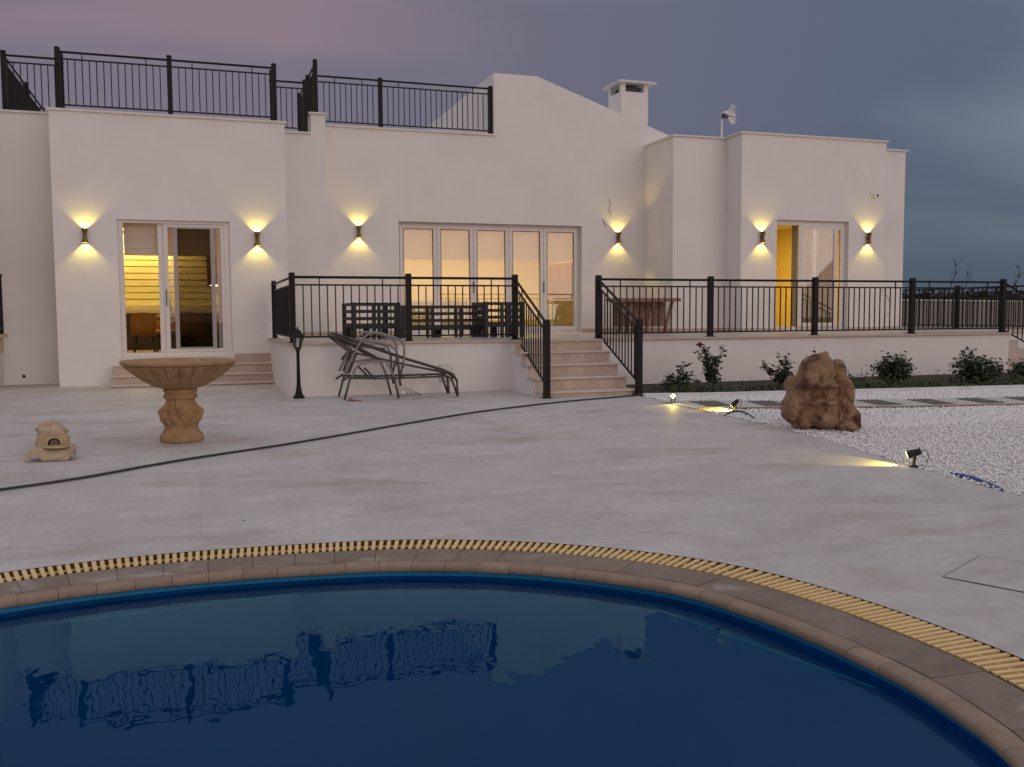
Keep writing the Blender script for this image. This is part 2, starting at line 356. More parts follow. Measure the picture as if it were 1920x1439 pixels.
# ------------------------------------------------------------------ pool outline
lip_pts = [(-.854,4.574),(-.312,4.677),(.298,4.671),(.975,4.560),(1.565,4.260),(2.015,3.80),(2.193,3.330),(2.265,2.79),(2.254,2.38),(2.12,1.92),(1.72,1.42),(1.0,1.05),(-.1,.88),(-1.5,.95),(-2.7,1.5),(-3.3,2.4),(-3.1,3.3),(-2.3,3.95),(-1.5,4.34)]
lip_pts = [(x*PS, y*PS) for x, y in lip_pts]
def catmull(P, n):
    out = []; m = len(P)
    for i in range(m):
        p0, p1, p2, p3 = (Vector((*P[(i+k-1) % m], 0)) for k in range(4))
        for j in range(n):
            t = j/n
            out.append(.5*((2*p1)+(p2-p0)*t+(2*p0-5*p1+4*p2-p3)*t*t+(3*p1-p0-3*p2+p3)*t*t*t))
    return out
_c = catmull(lip_pts, 40)
cum = [0]
for i in range(len(_c)): cum.append(cum[-1]+(_c[(i+1) % len(_c)]-_c[i]).length)
PLEN = cum[-1]
def pool_at(s, off=0.0):
    """point at arc length s (lip curve), moved outwards by off"""
    s %= PLEN; import bisect
    i = min(bisect.bisect_right(cum, s)-1, len(_c)-1); a = _c[i]; b = _c[(i+1) % len(_c)]
    t = (s-cum[i])/max(cum[i+1]-cum[i], 1e-9); p = a.lerp(b, t)
    q0 = _c[(i-8) % len(_c)]; q1 = _c[(i+9) % len(_c)]; d = (q1-q0).normalized()
    nrm = Vector((-d.y, d.x, 0))
    return p + nrm*off*PS, nrm, d
if pool_at(0, .5)[0].y < pool_at(0)[0].y:
    _pa = pool_at
    def pool_at(s, off=0.0): p, n_, d = _pa(s, -off); return p, -n_, d
def ring(off, n=240): return [tuple(pool_at(PLEN*i/n, off)[0][:2]) for i in range(n)]

def sheet_with_hole(name, outer, hole, z, m):
    bm = bmesh.new(); es = []
    for lp in (outer, hole):
        vs = [bm.verts.new((x, y, z)) for x, y in lp]
        es += [bm.edges.new((vs[i], vs[(i+1) % len(vs)])) for i in range(len(vs))]
    bmesh.ops.triangle_fill(bm, use_beauty=True, use_dissolve=False, edges=es)
    for f in bm.faces:
        if f.normal.z < 0: f.normal_flip()
    me = bpy.data.meshes.new(name); bm.to_mesh(me); bm.free(); me.materials.append(M[m]); return link(name, me)

# ------------------------------------------------------------------ ground
hole = ring(.53, 160)
struct(sheet_with_hole('ground', [(-900,-300),(900,-300),(900,1500),(-900,1500)], hole, -0.42, 'scrubland'))
EDGE = [(6.62,14.9),(6.60,13.6),(6.49,12.93),(6.36,12.1),(6.20,10.9),(6.08,8.9),(5.86,7.6),(5.53,6.27),(5.40,5.5),(5.28,4.8),(5.05,3.4),(4.95,0.0),(5.0,-6.0)]
EDGE = [onto(*q) for q in EDGE]
patio_poly = [(-12,-6),(-12,22),(1.6,22),(1.6,16.0),(6.6,16.0)] + EDGE
patio = struct(sheet_with_hole('patio', patio_poly, hole, ZG, 'patio')); drape(patio)
# access cover let into the paving
cv = [onto3(q) for q in (G(1837,1043), G(1767,1083), G(1935,1115), G(1995,1068))]
cc = sum(cv, Vector())/4
mb = MB(); top = [(c.x, c.y, zgr(c.y)+.0045) for c in cv]; inn = [((c-cc)*.978+cc) for c in cv]
mb.add(top+[(c.x,c.y,zgr(c.y)+.0045) for c in inn], [(0,4,5,1),(1,5,6,2),(2,6,7,3),(3,7,4,0)])
cover = mb.build('access_cover_rim', 'black', patio)
mb = MB(); mb.add([(c.x,c.y,zgr(c.y)+.004) for c in inn], [(0,1,2,3)] if (inn[1]-inn[0]).cross(inn[2]-inn[1]).z > 0 else [(3,2,1,0)]); mb.build('access_cover', 'patio', patio)

# ------------------------------------------------------------------ pool basin, coping, grating, water
mb = MB(); n = 240; ra = ring(.03, n); rb = ring(.0, n)
vs = [(x,y,ZP-.03) for x,y in ra]+[(x,y,ZP-1.4) for x,y in ra]
mb.add(vs, [((i+1) % n, i, n+i, n+(i+1) % n) for i in range(n)])
mb.add([(x,y,ZP-1.4) for x,y in ra], [tuple(range(n))[::-1]])
basin = struct(mb.build('pool_basin', 'poolblue', smooth=False))
mb = MB(); mb.add([(x,y,ZW) for x,y in ring(.035, n)], [tuple(range(n))[::-1]])
water = mb.build('pool_water', 'water'); struct(water)
if water.data.polygons[0].normal.z < 0: water.data.flip_normals()
# bed under the stones and the grating channel
mb = MB(); a = ring(.035, n); b = ring(.325, n); c = ring(.525, n)
vs = [(x,y,ZP-.016) for x,y in a]+[(x,y,ZP-.016) for x,y in b]; mb.add(vs, [(i,(i+1)%n,n+(i+1)%n,n+i)[::-1] for i in range(n)])
mb.add([(x,y,ZP-.016) for x,y in a]+[(x,y,ZP-.04) for x,y in a], [(i,(i+1)%n,n+(i+1)%n,n+i)[::-1] for i in range(n)])
bed = struct(mb.build('pool_surround', 'grout'))
mb = MB(); mb.add([(x,y,ZP-.055) for x,y in b]+[(x,y,ZP-.055) for x,y in c], [(i,(i+1)%n,n+(i+1)%n,n+i)[::-1] for i in range(n)])
for g in (b, c): mb.add([(x,y,ZP-.004) for x,y in g]+[(x,y,ZP-.055) for x,y in g], [(i,(i+1)%n,n+(i+1)%n,n+i) for i in range(n)])
chan = struct(mb.build('overflow_channel', 'drain'))
def arc_piece(s0, s1, o0, o1, prof, k=3):
    """block following the pool curve; prof = list of (fraction across, z) for the top"""
    mb = MB(); rows = []
    for j in range(k+1):
        s = s0+(s1-s0)*j/k
        row = [tuple(pool_at(s, o0+(o1-o0)*fr)[0][:2])+(z,) for fr, z in prof]
        rows.append(row)
    m = len(prof)
    vs = [v for r_ in rows for v in r_]
    fs = [(j*m+i, (j+1)*m+i, (j+1)*m+i+1, j*m+i+1) for j in range(k) for i in range(m-1)]
    fs += [tuple(range(m)), tuple(k*m+i for i in range(m))[::-1]]
    mb.add(vs, fs); return mb
# visible stretch of the curve: from the far left to the lower right of the pool
def s_of(x, y):
    return min((( (p.x-x)**2+(p.y-y)**2), cum[i]) for i, p in enumerate(_c))[1]
SA, SB = s_of(-2.3*PS, 3.95*PS)-PLEN, s_of(1.72*PS, 1.42*PS)
SVIS0 = SA
bull = [(1,ZP-.016),(1,ZP+.001),(.6,ZP+.004),(.28,ZP+.003),(.10,ZP-.003),(.0,ZP-.014),(0,ZP-.036),(.06,ZP-.043),(.2,ZP-.044),(.36,ZP-.044)]
flat = [(1,ZP-.016),(1,ZP),(.97,ZP+.004),(.03,ZP+.004),(0,ZP),(0,ZP-.016)]
def row(name, m, o0, o1, prof, step, gap, s0, s1, jit=0):
    s = s0; i = 0
    while s < s1:
        e = s+step*(1+random.uniform(-jit, jit)); pc = [(f, z+random.uniform(-.001, .0015)) for f, z in prof]
        dzj = random.uniform(-.0012, .0015); pc = [(f, z+dzj) for f, z in prof]
        o = arc_piece(s+gap/2, e-gap/2, o0, o1, pc).build(name, m, bed); autosmooth(o, 50)
        if o.data.polygons[len(prof)//2].normal.z < 0: o.data.flip_normals()
        s = e; i += 1
row('bullnose_tile', 'nose', 0, .078, bull, .165*PS, .0025, SA, SB, .02)
row('coping_stone', 'coping', .086, .312, flat, .20*PS, .003, SA+.1, SB, .05)
rest0, rest1 = SB, SA+PLEN
row('bullnose_tile', 'nose', 0, .078, bull, .6*PS, .004, rest0, rest1)
row('coping_stone', 'coping', .086, .312, flat, .7*PS, .004, rest0+.1, rest1)
# overflow grating in half-metre sections, each of cream cross bars on two runners
s = SA
while s < rest1:
    e = min(s+.5*PS, rest1); mb = MB(); nb = int(round((e-s)/(.0333*PS))); 
    for k in range(nb):
        sc = s+(k+.5)*(e-s)/nb
        p0, nn, d = pool_at(sc, .33); p1, _, _ = pool_at(sc, .52)
        mb.bar((p0.x,p0.y,ZP-.006), (p1.x,p1.y,ZP-.006), .0205*PS, .013)
    for off in (.425,):
        pts = [pool_at(s+(e-s)*j/4+.0, off)[0] for j in range(5)]
        for j in range(4): mb.bar((pts[j].x,pts[j].y,ZP-.012), (pts[j+1].x,pts[j+1].y,ZP-.012), .010, .012)
    mb.build('grating_section', 'grate', chan); s = e
# two thin pale tubes drawing the straight pale lines at the pool surface
for a_, b_, lab in (((95,1170),(578,1110),'thin straight pale line on the pool along the long straight side'), ((1212,1135),(1640,1290),'thin straight pale line on the pool under the curved end')):
    p = G(*a_, ZW-.010); q = G(*b_, ZW-.010); mb = MB(); mb.tube([p.lerp(q, t/12)+Vector((0,0,0.0)) for t in range(13)], .0024, 6); tag(mb.build('pool_line', 'pline'), lab, 'rope', 'pale lines on the pool')
p = G(1318, 1121, ZW); mb = MB()
mb.add([(p.x-.018,p.y-.005,ZW+.001),(p.x+.002,p.y-.014,ZW+.008),(p.x+.02,p.y+.002,ZW+.002),(p.x+.004,p.y+.014,ZW+.006),(p.x-.01,p.y+.01,ZW+.010)], [(0,1,2,3,4)])
tag(mb.build('floating_petal', 'white'), 'small white petal floating in the pool close to the rim', 'petal')

# ------------------------------------------------------------------ gravel bed, path, kerb, planting bed
KN0 = [(6.42,12.70),(7.377,12.465),(10.696,12.041),(12.878,11.823),(16.5,11.45)]
gpoly = EDGE[2:] + [(34,-6),(34,12.2)] + [onto(x, y+.02) for x, y in KN0[::-1]]
mb = MB(); mb.add([(x,y,-.032) for x,y in gpoly], [tuple(range(len(gpoly)))])
gb = struct(mb.build('gravel_bed', 'gravbed'))
if gb.data.polygons[0].normal.z < 0: gb.data.flip_normals()
drape(gb)
PF = [(6.30,11.98),(8.015,11.345),(9.706,10.923),(11.578,10.625),(14.5,10.2)]
PF = [onto(*q) for q in PF]
PN = [(6.20,10.78),(7.342,10.389),(8.834,9.937),(10.515,9.645),(13.4,9.2)]
PN = [onto(*q) for q in PN]
def lerp_poly(P, x):
    for (x0,y0),(x1,y1) in zip(P, P[1:]):
        if x <= x1: return y0+(y1-y0)*(x-x0)/(x1-x0)
    return P[-1][1]
def inpoly(x, y, P):
    c = np.zeros(len(x), bool); j = len(P)-1
    for i in range(len(P)):
        xi, yi = P[i]; xj, yj = P[j]
        k = ((yi > y) != (yj > y)) & (x < (xj-xi)*(y-yi)/(yj-yi+1e-12)+xi); c ^= k; j = i
    return c
path_poly = PN + PF[::-1]
mb = MB(); mb.prism(path_poly, -.05, -.006); path = drape(struct(mb.build('path', 'path')))
# dark pebble panels let into the path
xs = 6.72
while xs < 13.0:
    yn = lerp_poly(PN, xs)+.14; yf = lerp_poly(PF, xs)-.10
    if yf-yn > .3:
        mb = MB(); 
        ym = yf-.02; y0 = max(yn, ym-.62)
        mb.prism([(xs-.02,y0),(xs+.36,y0-.03),(xs+.44,ym-.03),(xs+.06,ym)], -.012, -.001)
        rr = np.random.RandomState(int(xs*10))
        for k in range(46):
            u, v = rr.rand(2); px = xs+.02+.36*u; py = y0+.03+(ym-y0-.06)*v; q = .016+.012*rr.rand()
            mb.add([(px-q,py,-.001),(px,py-q,-.001),(px+q,py,-.001),(px,py+q,-.001),(px,py,.011)], [(0,1,4),(1,2,4),(2,3,4),(3,0,4)])
        drape(mb.build('pebble_panel', 'pebdark', path))
    xs += .80
mb = MB()
for (xa,ya),(xb,yb_) in zip(PN, PN[1:]): mb.bar((xa,ya-.012,-.012),(xb,yb_-.012,-.012),.02,.05)
drape(mb.build('edging_board', 'wood', path))
KN = [onto(*q) for q in KN0]
for (x0,y0),(x1,y1) in zip(KN, KN[1:]):
    pass
mb = MB(); kp = KN+[(x,y+.10) for x,y in KN[::-1]]; mb.prism(kp, -.08, .035); kerb = drape(struct(mb.build('kerb', 'kerb', bevel=.006)))
mb = MB(); sp = [(x,y+.09) for x,y in KN]+[(16.5,14.86),(6.5,14.86)]; mb.prism(sp, -.08, .012); drape(struct(mb.build('planting_bed', 'soil')))
# marble chips: real stones, denser and smaller near the viewer
def chips(n, x0, x1, y0, y1, s0, s1, seed):
    r = np.random.RandomState(seed); x = r.uniform(x0, x1, n); y = r.uniform(y0, y1, n)
    k = inpoly(x, y, gpoly) & ~inpoly(x, y, path_poly); x = x[k]; y = y[k]; n = len(x)
    base = np.array([[1,0,0],[-.9,.1,0],[0,1,.05],[.1,-.95,0],[.1,.1,.8],[0,-.1,-.7]])
    F = np.array([[0,2,4],[2,1,4],[1,3,4],[3,0,4],[2,0,5],[1,2,5],[3,1,5],[0,3,5]])
    sc = r.uniform(s0, s1, (n,1,1))*r.uniform(.6, 1.25, (n,1,3)); V = base[None]*(1+r.uniform(-.25, .25, (n,6,3)))*sc
    a = r.uniform(0, 6.28, n); ca, sa = np.cos(a), np.sin(a); t = r.uniform(-.6, .6, n); ct, st = np.cos(t), np.sin(t)
    X, Y, Z = V[...,0], V[...,1], V[...,2]
    Y2 = Y*ct[:,None]-Z*st[:,None]; Z2 = Y*st[:,None]+Z*ct[:,None]
    X3 = X*ca[:,None]-Y2*sa[:,None]; Y3 = X*sa[:,None]+Y2*ca[:,None]
    P = np.stack([X3+x[:,None], Y3+y[:,None], Z2-.022+r.uniform(0, .012, n)[:,None]+(np.interp(y, [YS1, YS0], [ZP, ZG])-ZG)[:,None]], -1).reshape(-1, 3)
    FF = (F[None]+(np.arange(n)*6)[:,None,None]).reshape(-1, 3); return P, FF
parts = [chips(30000, 5.2, 10.2, 3.8, 9.4, .010, .021, 1), chips(32000, 6.0, 13.0, 9.0, 12.9, .013, .026, 2), chips(11000, 10.0, 21, 3.8, 12.9, .018, .034, 3)]
off = 0; Ps = []; Fs = []
for P, F in parts: Ps.append(P); Fs.append(F+off); off += len(P)
P = np.concatenate(Ps); F = np.concatenate(Fs)
me = bpy.data.meshes.new('marble_chips'); me.vertices.add(len(P)); me.vertices.foreach_set('co', P.astype(np.float32).ravel())
me.loops.add(F.size); me.loops.foreach_set('vertex_index', F.astype(np.int32).ravel()); me.polygons.add(len(F)); me.polygons.foreach_set('loop_start', np.arange(0, F.size, 3, dtype=np.int32)); me.update(calc_edges=True)
me.materials.append(M['gravel'])
tag(link('marble_chips', me), 'white marble gravel chips covering the garden bed beside the patio', 'gravel', kind='stuff')

# ------------------------------------------------------------------ villa shell
YL, YRL, YR, YM, YC, YD = 18.71, 19.60, 19.90, 20.20, 18.85, 18.20
villa = empty('villa', (6, 19, 0), 'white rendered single-storey villa with roof terrace, gable and chimney', 'house')
def wall_panel(mb, x0, x1, z0, z1, Y, ops=(), rev=.12):
    """front face in plane Y (facing -Y) with rectangular openings and their reveals"""
    xs = sorted({x0, x1, *[o[0] for o in ops], *[o[1] for o in ops]}); zs = sorted({z0, z1, *[o[2] for o in ops], *[o[3] for o in ops]})
    for a, b in zip(xs, xs[1:]):
        for c, d in zip(zs, zs[1:]):
            if any(o[0] <= a and b <= o[1] and o[2] <= c and d <= o[3] for o in ops): continue
            mb.add([(a,Y,c),(b,Y,c),(b,Y,d),(a,Y,d)], [(0,1,2,3)])
    for a, b, c, d in ops:
        q = Y+rev
        mb.add([(a,Y,c),(a,q,c),(a,q,d),(a,Y,d)], [(3,2,1,0)]); mb.add([(b,Y,c),(b,q,c),(b,q,d),(b,Y,d)], [(0,1,2,3)])
        mb.add([(a,Y,d),(b,Y,d),(b,q,d),(a,q,d)], [(3,2,1,0)]); mb.add([(a,Y,c),(b,Y,c),(b,q,c),(a,q,c)], [(0,1,2,3)])
def block(x0, x1, Y, yb, z1, ops=(), z0=-.1, roof=True, rev=.12, name='wall'):
    mb = MB(); wall_panel(mb, x0, x1, z0, z1, Y, ops, rev)
    mb.add([(x0,Y,z0),(x0,yb,z0),(x0,yb,z1),(x0,Y,z1)], [(3,2,1,0)]); mb.add([(x1,Y,z0),(x1,yb,z0),(x1,yb,z1),(x1,Y,z1)], [(0,1,2,3)])
    mb.add([(x0,yb,z0),(x1,yb,z0),(x1,yb,z1),(x0,yb,z1)], [(3,2,1,0)])
    if roof: mb.add([(x0,Y,z1),(x1,Y,z1),(x1,yb,z1),(x0,yb,z1)], [(0,1,2,3)])
    return mb.build(name, 'stucco', villa)
def capstrip(poly, z, t=.04, name='parapet_cap'):
    mb = MB(); mb.prism(poly, z, z+t); return mb.build(name, 'cap', villa, bevel=.004)
XL0, XL1 = -2.37, 1.735
dl0 = PY(219,411,YL); dl1 = PY(430,418,YL)
OPL = (dl0.x, dl1.x, .50, dl0.z)
dm0 = PY(747,415,YM); dm1 = PY(1091,425,YM)
OPM = (dm0.x, dm1.x, .84, dm0.z)
dr0 = PY(1457,412,YD); dr1 = PY(1592,414,YD)
OPR = (dr0.x, dr1.x, .84, dr0.z)
ZL, ZRL, ZR, ZM, ZC = 4.93, 5.02, 4.98, 5.22, 5.18
# parapet walls (roof terraces lie 0.4 m lower behind them, hidden by the parapet)
block(XL0, XL1, YL, 26, ZL, [OPL])
block(-3.42, XL0-.002, YRL, 26.2, ZRL)
XPI0, XPI1 = PY(583,260,YR).x, PY(613.5,400,YR).x
block(XL1+.002, XPI1, YR, 26.4, ZR)
mb = MB(); mb.box(XPI0, XPI1, YR+.0, 20.45, ZR, 5.39); mb.build('pier', 'stucco', villa)
# gabled middle part
XG0 = 6.43; XCL = 10.19
def zg_(x): return 6.60 if x <= 7.47 else 6.60-(x-7.47)*.338
mb = MB(); wall_panel(mb, XPI1-.1, XCL+.1, -.1, ZM, YM, [OPM], .29)
prof = [(XG0,ZM),(XG0,6.60),(7.47,6.60),(12.2,zg_(12.2)),(12.2,ZM-.3),(XCL+.1,ZM-.3),(XCL+.1,ZM)]
mb.add([(x,YM,z) for x,z in prof], [tuple(range(len(prof)))[::-1]])
YB = 31
mb.add([(XG0,YM,ZM),(XG0,YB,ZM),(XG0,YB,6.6),(XG0,YM,6.6)], [(3,2,1,0)])
mb.add([(XG0,YM,6.6),(7.47,YM,6.6),(7.47,YB,6.6),(XG0,YB,6.6)], [(0,1,2,3)])
mb.add([(7.47,YM,6.6),(12.2,YM,zg_(12.2)),(12.2,YB,zg_(12.2)),(7.47,YB,6.6)], [(0,1,2,3)])
mb.add([(XPI1-.1,YM,ZM),(XG0,YM,ZM),(XG0,26.5,ZM),(XPI1-.1,26.5,ZM)], [(0,1,2,3)])
mb.add([(XG0,YB,0),(12.2,YB,0),(12.2,YB,zg_(12.2)),(7.47,YB,6.6),(XG0,YB,6.6)], [(4,3,2,1,0)])
mb.build('wall', 'stucco', villa)
XD0, XD1 = 11.53, PY(1661,330,YD).x
block(XCL, XD0+.05, YC, 26, ZC)
block(XD0, XD1, YD, 26.2, ZC+.02, [OPR])
XE1 = PY(1697,330,YC).x
block(XD1-.01, XE1, YC, 25.8, ZC)
# parapet caps: front strips with a small overhang
def fcap(x0, x1, Y, z, depth=.26, l=.04, r=.04): capstrip([(x0-l,Y-.04),(x1+r,Y-.04),(x1+r,Y+depth),(x0-l,Y+depth)], z)
fcap(XL0, XL1, YL, ZL); fcap(-3.42, XL0, YRL, ZRL, r=-.06); fcap(XL1, XPI0, YR, ZR, l=-.0, r=-.005)
fcap(XPI0, XPI1, YR, 5.39, .6); fcap(XPI1, XG0, YM, ZM, l=-.05, r=.015)
capstrip([(XCL-.03,YC-.04),(XD0+.05,YC-.04),(XD0+.05,YC+.26),(XCL+.22,YC+.26),(XCL+.22,YM-.002),(XCL-.03,YM-.002)], ZC)
capstrip([(XD0-.04,YD-.04),(XD1+.04,YD-.04),(XD1+.04,YD+.26),(XD0+.22,YD+.26),(XD0+.22,YC-.045),(XD0-.04,YC-.045)], ZC+.021)
capstrip([(XD1+.05,YC-.04),(XE1+.05,YC-.04),(XE1+.05,YC+2.5),(XD1+.05,YC+2.5)], ZC-.03)
# skirting along the terrace walls
def skirt(x0, x1, Y, z0=.826, h=.085):
    mb = MB(); mb.box(x0, x1, Y-.012, Y-.0005, z0, z0+h); mb.build('skirting', 'step', villa)
skirt(XL1, XPI1-.002, YR); skirt(XPI1, OPM[0]-.002, YM); skirt(OPM[1]+.002, XCL, YM); skirt(XCL, XD0, YC); skirt(XD0, OPR[0]-.002, YD); skirt(OPR[1]+.002, XD1, YD); skirt(XD1+.012, XE1, YC)
mb = MB(); mb.box(XCL-.012, XCL-.0005, YC, YM-.013, .826, .911); mb.build('skirting', 'step', villa)
mb = MB(); mb.box(XD0-.012, XD0-.0005, YD, YC-.013, .826, .911); mb.build('skirting', 'step', villa)
# chimney
c0 = 9.545; c1 = 10.235; cy1 = 20.90
mb = MB()
zlo = zg_(c1)-.1
mb.box(c0, c1, YM-.004, cy1, zlo, 6.42)
for (a, b) in ((c0, c0+.11), (c1-.11, c1)):
    for (p, q) in ((YM-.004, YM+.11), (cy1-.11, cy1)): mb.box(a, b, p, q, 6.42, 6.61)
chim = mb.build('chimney', 'stucco', villa)
mb = MB(); mb.box(c0-.10, c1+.17, YM-.13, cy1+.13, 6.61, 6.655); mb.build('chimney_cap', 'cap', chim, bevel=.004)
mb = MB(); mb.box(c0+.12, c1-.12, YM+.12, cy1-.12, 6.42, 6.56); mb.build('flue', 'black', chim)
# left wing with its stone-framed window (only its edge is in view)
mb = MB(); mb.box(-9, -3.4215, 18.0, 26, -.1, 5.3); mb.build('wall', 'stucco', villa)
mb = MB(); mb.box(-3.421, -3.34, 18.02, 19.1, .96, 3.4); mb.build('window_surround', 'beige', villa)
mb = MB(); mb.box(-3.42, -3.25, 18.02, 19.15, .88, .95); mb.box(-3.42, -3.30, 18.02, 19.0, .60, .878); mb.box(-3.42, -3.36, 18.02, 18.9, .36, .598); mb.build('window_sill', 'beige', villa)
mb = MB()
for k in range(8): mb.bar((-3.29,18.05+.125*k,.95),(-3.29,18.05+.125*k,2.0),.03)
mb.bar((-3.29,18.03,2.0),(-3.29,18.95,2.0),.05); mb.bar((-3.29,18.03,1.05),(-3.29,18.95,1.05),.035); mb.build('window_guard', 'metal', villa)
# drain hole
h = PY(45,706,YRL); mb = MB(); mb.tube([(h.x,YRL-.004,h.z),(h.x,YRL+.10,h.z)], .032, 14, False); mb.tube([(h.x,YRL-.006,h.z),(h.x,YRL-.005,h.z)], .030, 14); mb.build('drain_hole', 'black', villa, smooth=False)

# ------------------------------------------------------------------ doors
def frame_rect(mb, x0, x1, z0, z1, y0, y1, w):
    ws = w if isinstance(w, tuple) else (w, w, w, w)   # left, right, bottom, top
    mb.box(x0, x0+ws[0], y0, y1, z0, z1); mb.box(x1-ws[1], x1, y0, y1, z0, z1)
    mb.box(x0+ws[0], x1-ws[1], y0+.001, y1-.001, z0, z0+ws[2]); mb.box(x0+ws[0], x1-ws[1], y0+.001, y1-.001, z1-ws[3], z1)
def pane(x0, x1, z0, z1, y, parent, m='glass', name='pane'):
    mb = MB(); mb.box(x0, x1, y, y+.006, z0, z1); return mb.build(name, m, parent)
def roman(x0, x1, z0, z1, y, parent, folds=5, m='blind'):
    mb = MB(); n = folds; vs = []; prof = []
    for k in range(n):
        a = z1-(z1-z0)*k/n; b = z1-(z1-z0)*(k+1)/n
        prof += [(y, a), (y-.002, a-.25*(a-b)), (y-.007, b+.10*(a-b)), (y-.002, b+.02*(a-b))]
    prof.append((y, z0))
    for yy, zz in prof: vs += [(x0,yy,zz),(x1,yy,zz)]
    mb.add(vs, [(2*i,2*i+1,2*i+3,2*i+2)[::-1] for i in range(len(prof)-1)]); return mb.build('roman_blind', m, parent)
# left sliding door
x0, x1, z0, z1 = OPL; fx = lambda px: x0+(px-219)/(430-219)*(x1-x0)
mb = MB(); frame_rect(mb, x0+.002, x1-.002, z0+.002, z1-.002, YL+.055, YL+.16, (.085,.10,.07,.055)); d = mb.build('patio_door', 'frame', villa)
d['label'] = 'white sliding glass door pushed half open behind the stone basin'
mb = MB(); frame_rect(mb, fx(303), fx(430)-.085, z0+.075, z1-.06, YL+.075, YL+.110, (.075,.085,.06,.06)); sash = mb.build('door_sash', 'frame', d)
pane(fx(303)+.075, fx(430)-.17, z0+.135, z1-.12, YL+.09, d, 'glassr')
mb = MB(); frame_rect(mb, fx(292), fx(413), z0+.075, z1-.06, YL+.114, YL+.150, (.10,.08,.06,.06)); mb.build('door_sash', 'frame', d)
mb = MB(); frame_rect(mb, fx(321), fx(400), z0+.135, z1-.115, YL+.062, YL+.0735, (.075,.075,.03,.03)); mb.build('insect_screen_frame', 'screen', d)
pane(fx(321)+.075, fx(400)-.075, z0+.165, z1-.145, YL+.066, d, 'mesh', 'insect_screen')
mb = MB(); mb.box(fx(305), fx(306.5), YL+.05, YL+.075, 1.45, 1.75); mb.build('door_handle', 'black', d)
roman(x0+.09, fx(292)+.3, PY(260,480,YL+.3).z, z1-.02, YL+.24, d, 5)
roman(fx(292)+.32, x1-.06, PY(260,480,YL+.3).z-.0, z1-.02, YL+.24, d, 5)
mb = MB(); mb.box(x0-.02, x1+.03, YL-.07, YL+.05, z0-.055, z0+.001); mb.build('door_sill', 'cap', d, bevel=.004)
# middle folding door, five leaves, set back in its reveal
YMF = YM+.10
x0, x1, z0, z1 = OPM
mb = MB(); frame_rect(mb, x0+.002, x1-.002, z0+.002, z1-.002, YMF+.075, YMF+.17, (.05,.05,.04,.05)); dm = mb.build('folding_door', 'frame', villa)
dm['label'] = 'white five-leaf glass folding door opening onto the terrace'
wl_ = (x1-x0-.10)/5; blz = PY(850,488,YMF+.3).z
for k in range(5):
    a = x0+.05+k*wl_; b = a+wl_
    mb = MB(); frame_rect(mb, a+.004, b-.004, z0+.045, z1-.055, YMF+.055, YMF+.12, (.085,.085,.10,.085)); lf = mb.build('door_leaf', 'frame', dm)
    pane(a+.089, b-.089, z0+.145, z1-.14, YMF+.085, lf, 'glass')
    mb = MB(); frame_rect(mb, a+.085, b-.085, z0+.141, z1-.136, YMF+.052, YMF+.0545, .012); mb.build('seal', 'black', lf)
    if k in (1, 3): mb = MB(); mb.bar((b,YMF+.04,1.75),(b,YMF+.04,2.0),.02); mb.build('handle', 'black', lf)
    roman(a+.02, b-.02, blz, z1-.03, YMF+.30, lf, 5)
# right sliding door
x0, x1, z0, z1 = OPR; fr_ = lambda px: x0+(px-1457)/(1592-1457)*(x1-x0)
mb = MB(); frame_rect(mb, x0+.002, x1-.002, z0+.002, z1-.002, YD+.10, YD+.2, (.02,.06,.09,.10)); drr = mb.build('patio_door', 'frame', villa)
drr['label'] = 'white sliding door with a grey curtain behind its closed half'
mb = MB(); frame_rect(mb, fr_(1501), fr_(1574), z0+.09, z1-.08, YD+.065, YD+.10, (.10,.09,.09,.09)); mb.build('door_sash', 'frame', drr)
pane(fr_(1501)+.10, fr_(1574)-.09, z0+.18, z1-.17, YD+.08, drr, 'glass')
mb = MB(); frame_rect(mb, fr_(1530), fr_(1588), z0+.09, z1-.10, YD+.104, YD+.14, (.09,.09,.08,.08)); mb.build('door_sash', 'frame', drr)
mb = MB(); q0 = fr_(1506); q1 = fr_(1590); nn = 60; vs = []
for k in range(nn+1):
    u = k/nn; x = q0+(q1-q0)*u; y = YD+.42+.035*math.sin(u*62)+.02*math.sin(u*23+1); vs += [(x,y,z0),(x,y,z1-.02)]
mb.add(vs, [(2*i,2*i+2,2*i+3,2*i+1) for i in range(nn)]); mb.build('curtain', 'curtain', drr, smooth=True)
mb = MB(); mb.box(x0-.02, x1+.02, YD-.05, YD+.09, z0-.012, z0+.0); mb.build('door_sill', 'cap', drr)

# ------------------------------------------------------------------ rooms behind the doors
def room(x0, x1, Y, yb, z0, z1, wm, op, fm='roomfloor', yo=.125):
    mb = MB(); y = Y+yo
    mb.add([(x0,yb,z0),(x1,yb,z0),(x1,yb,z1),(x0,yb,z1)], [(0,1,2,3)])
    mb.add([(x0,y,z0),(x0,yb,z0),(x0,yb,z1),(x0,y,z1)], [(0,1,2,3)]); mb.add([(x1,y,z0),(x1,yb,z0),(x1,yb,z1),(x1,y,z1)], [(3,2,1,0)])
    a, b, c, d_ = op; 
    for (p, q, r_, s_) in ((x0,a,z0,z1),(b,x1,z0,z1),(a,b,d_,z1),(a,b,z0,c)):
        if q-p > .001 and s_-r_ > .001: mb.add([(p,y,r_),(q,y,r_),(q,y,s_),(p,y,s_)], [(3,2,1,0)])
    w = mb.build('room_wall', wm, villa)
    mb = MB(); mb.add([(x0,y,z1),(x1,y,z1),(x1,yb,z1),(x0,yb,z1)], [(3,2,1,0)]); mb.build('room_ceiling', 'roomceil', villa)
    mb = MB(); mb.add([(x0,y,z0),(x1,y,z0),(x1,yb,z0),(x0,yb,z0)], [(0,1,2,3)]); mb.build('room_floor', fm, villa)
    return w
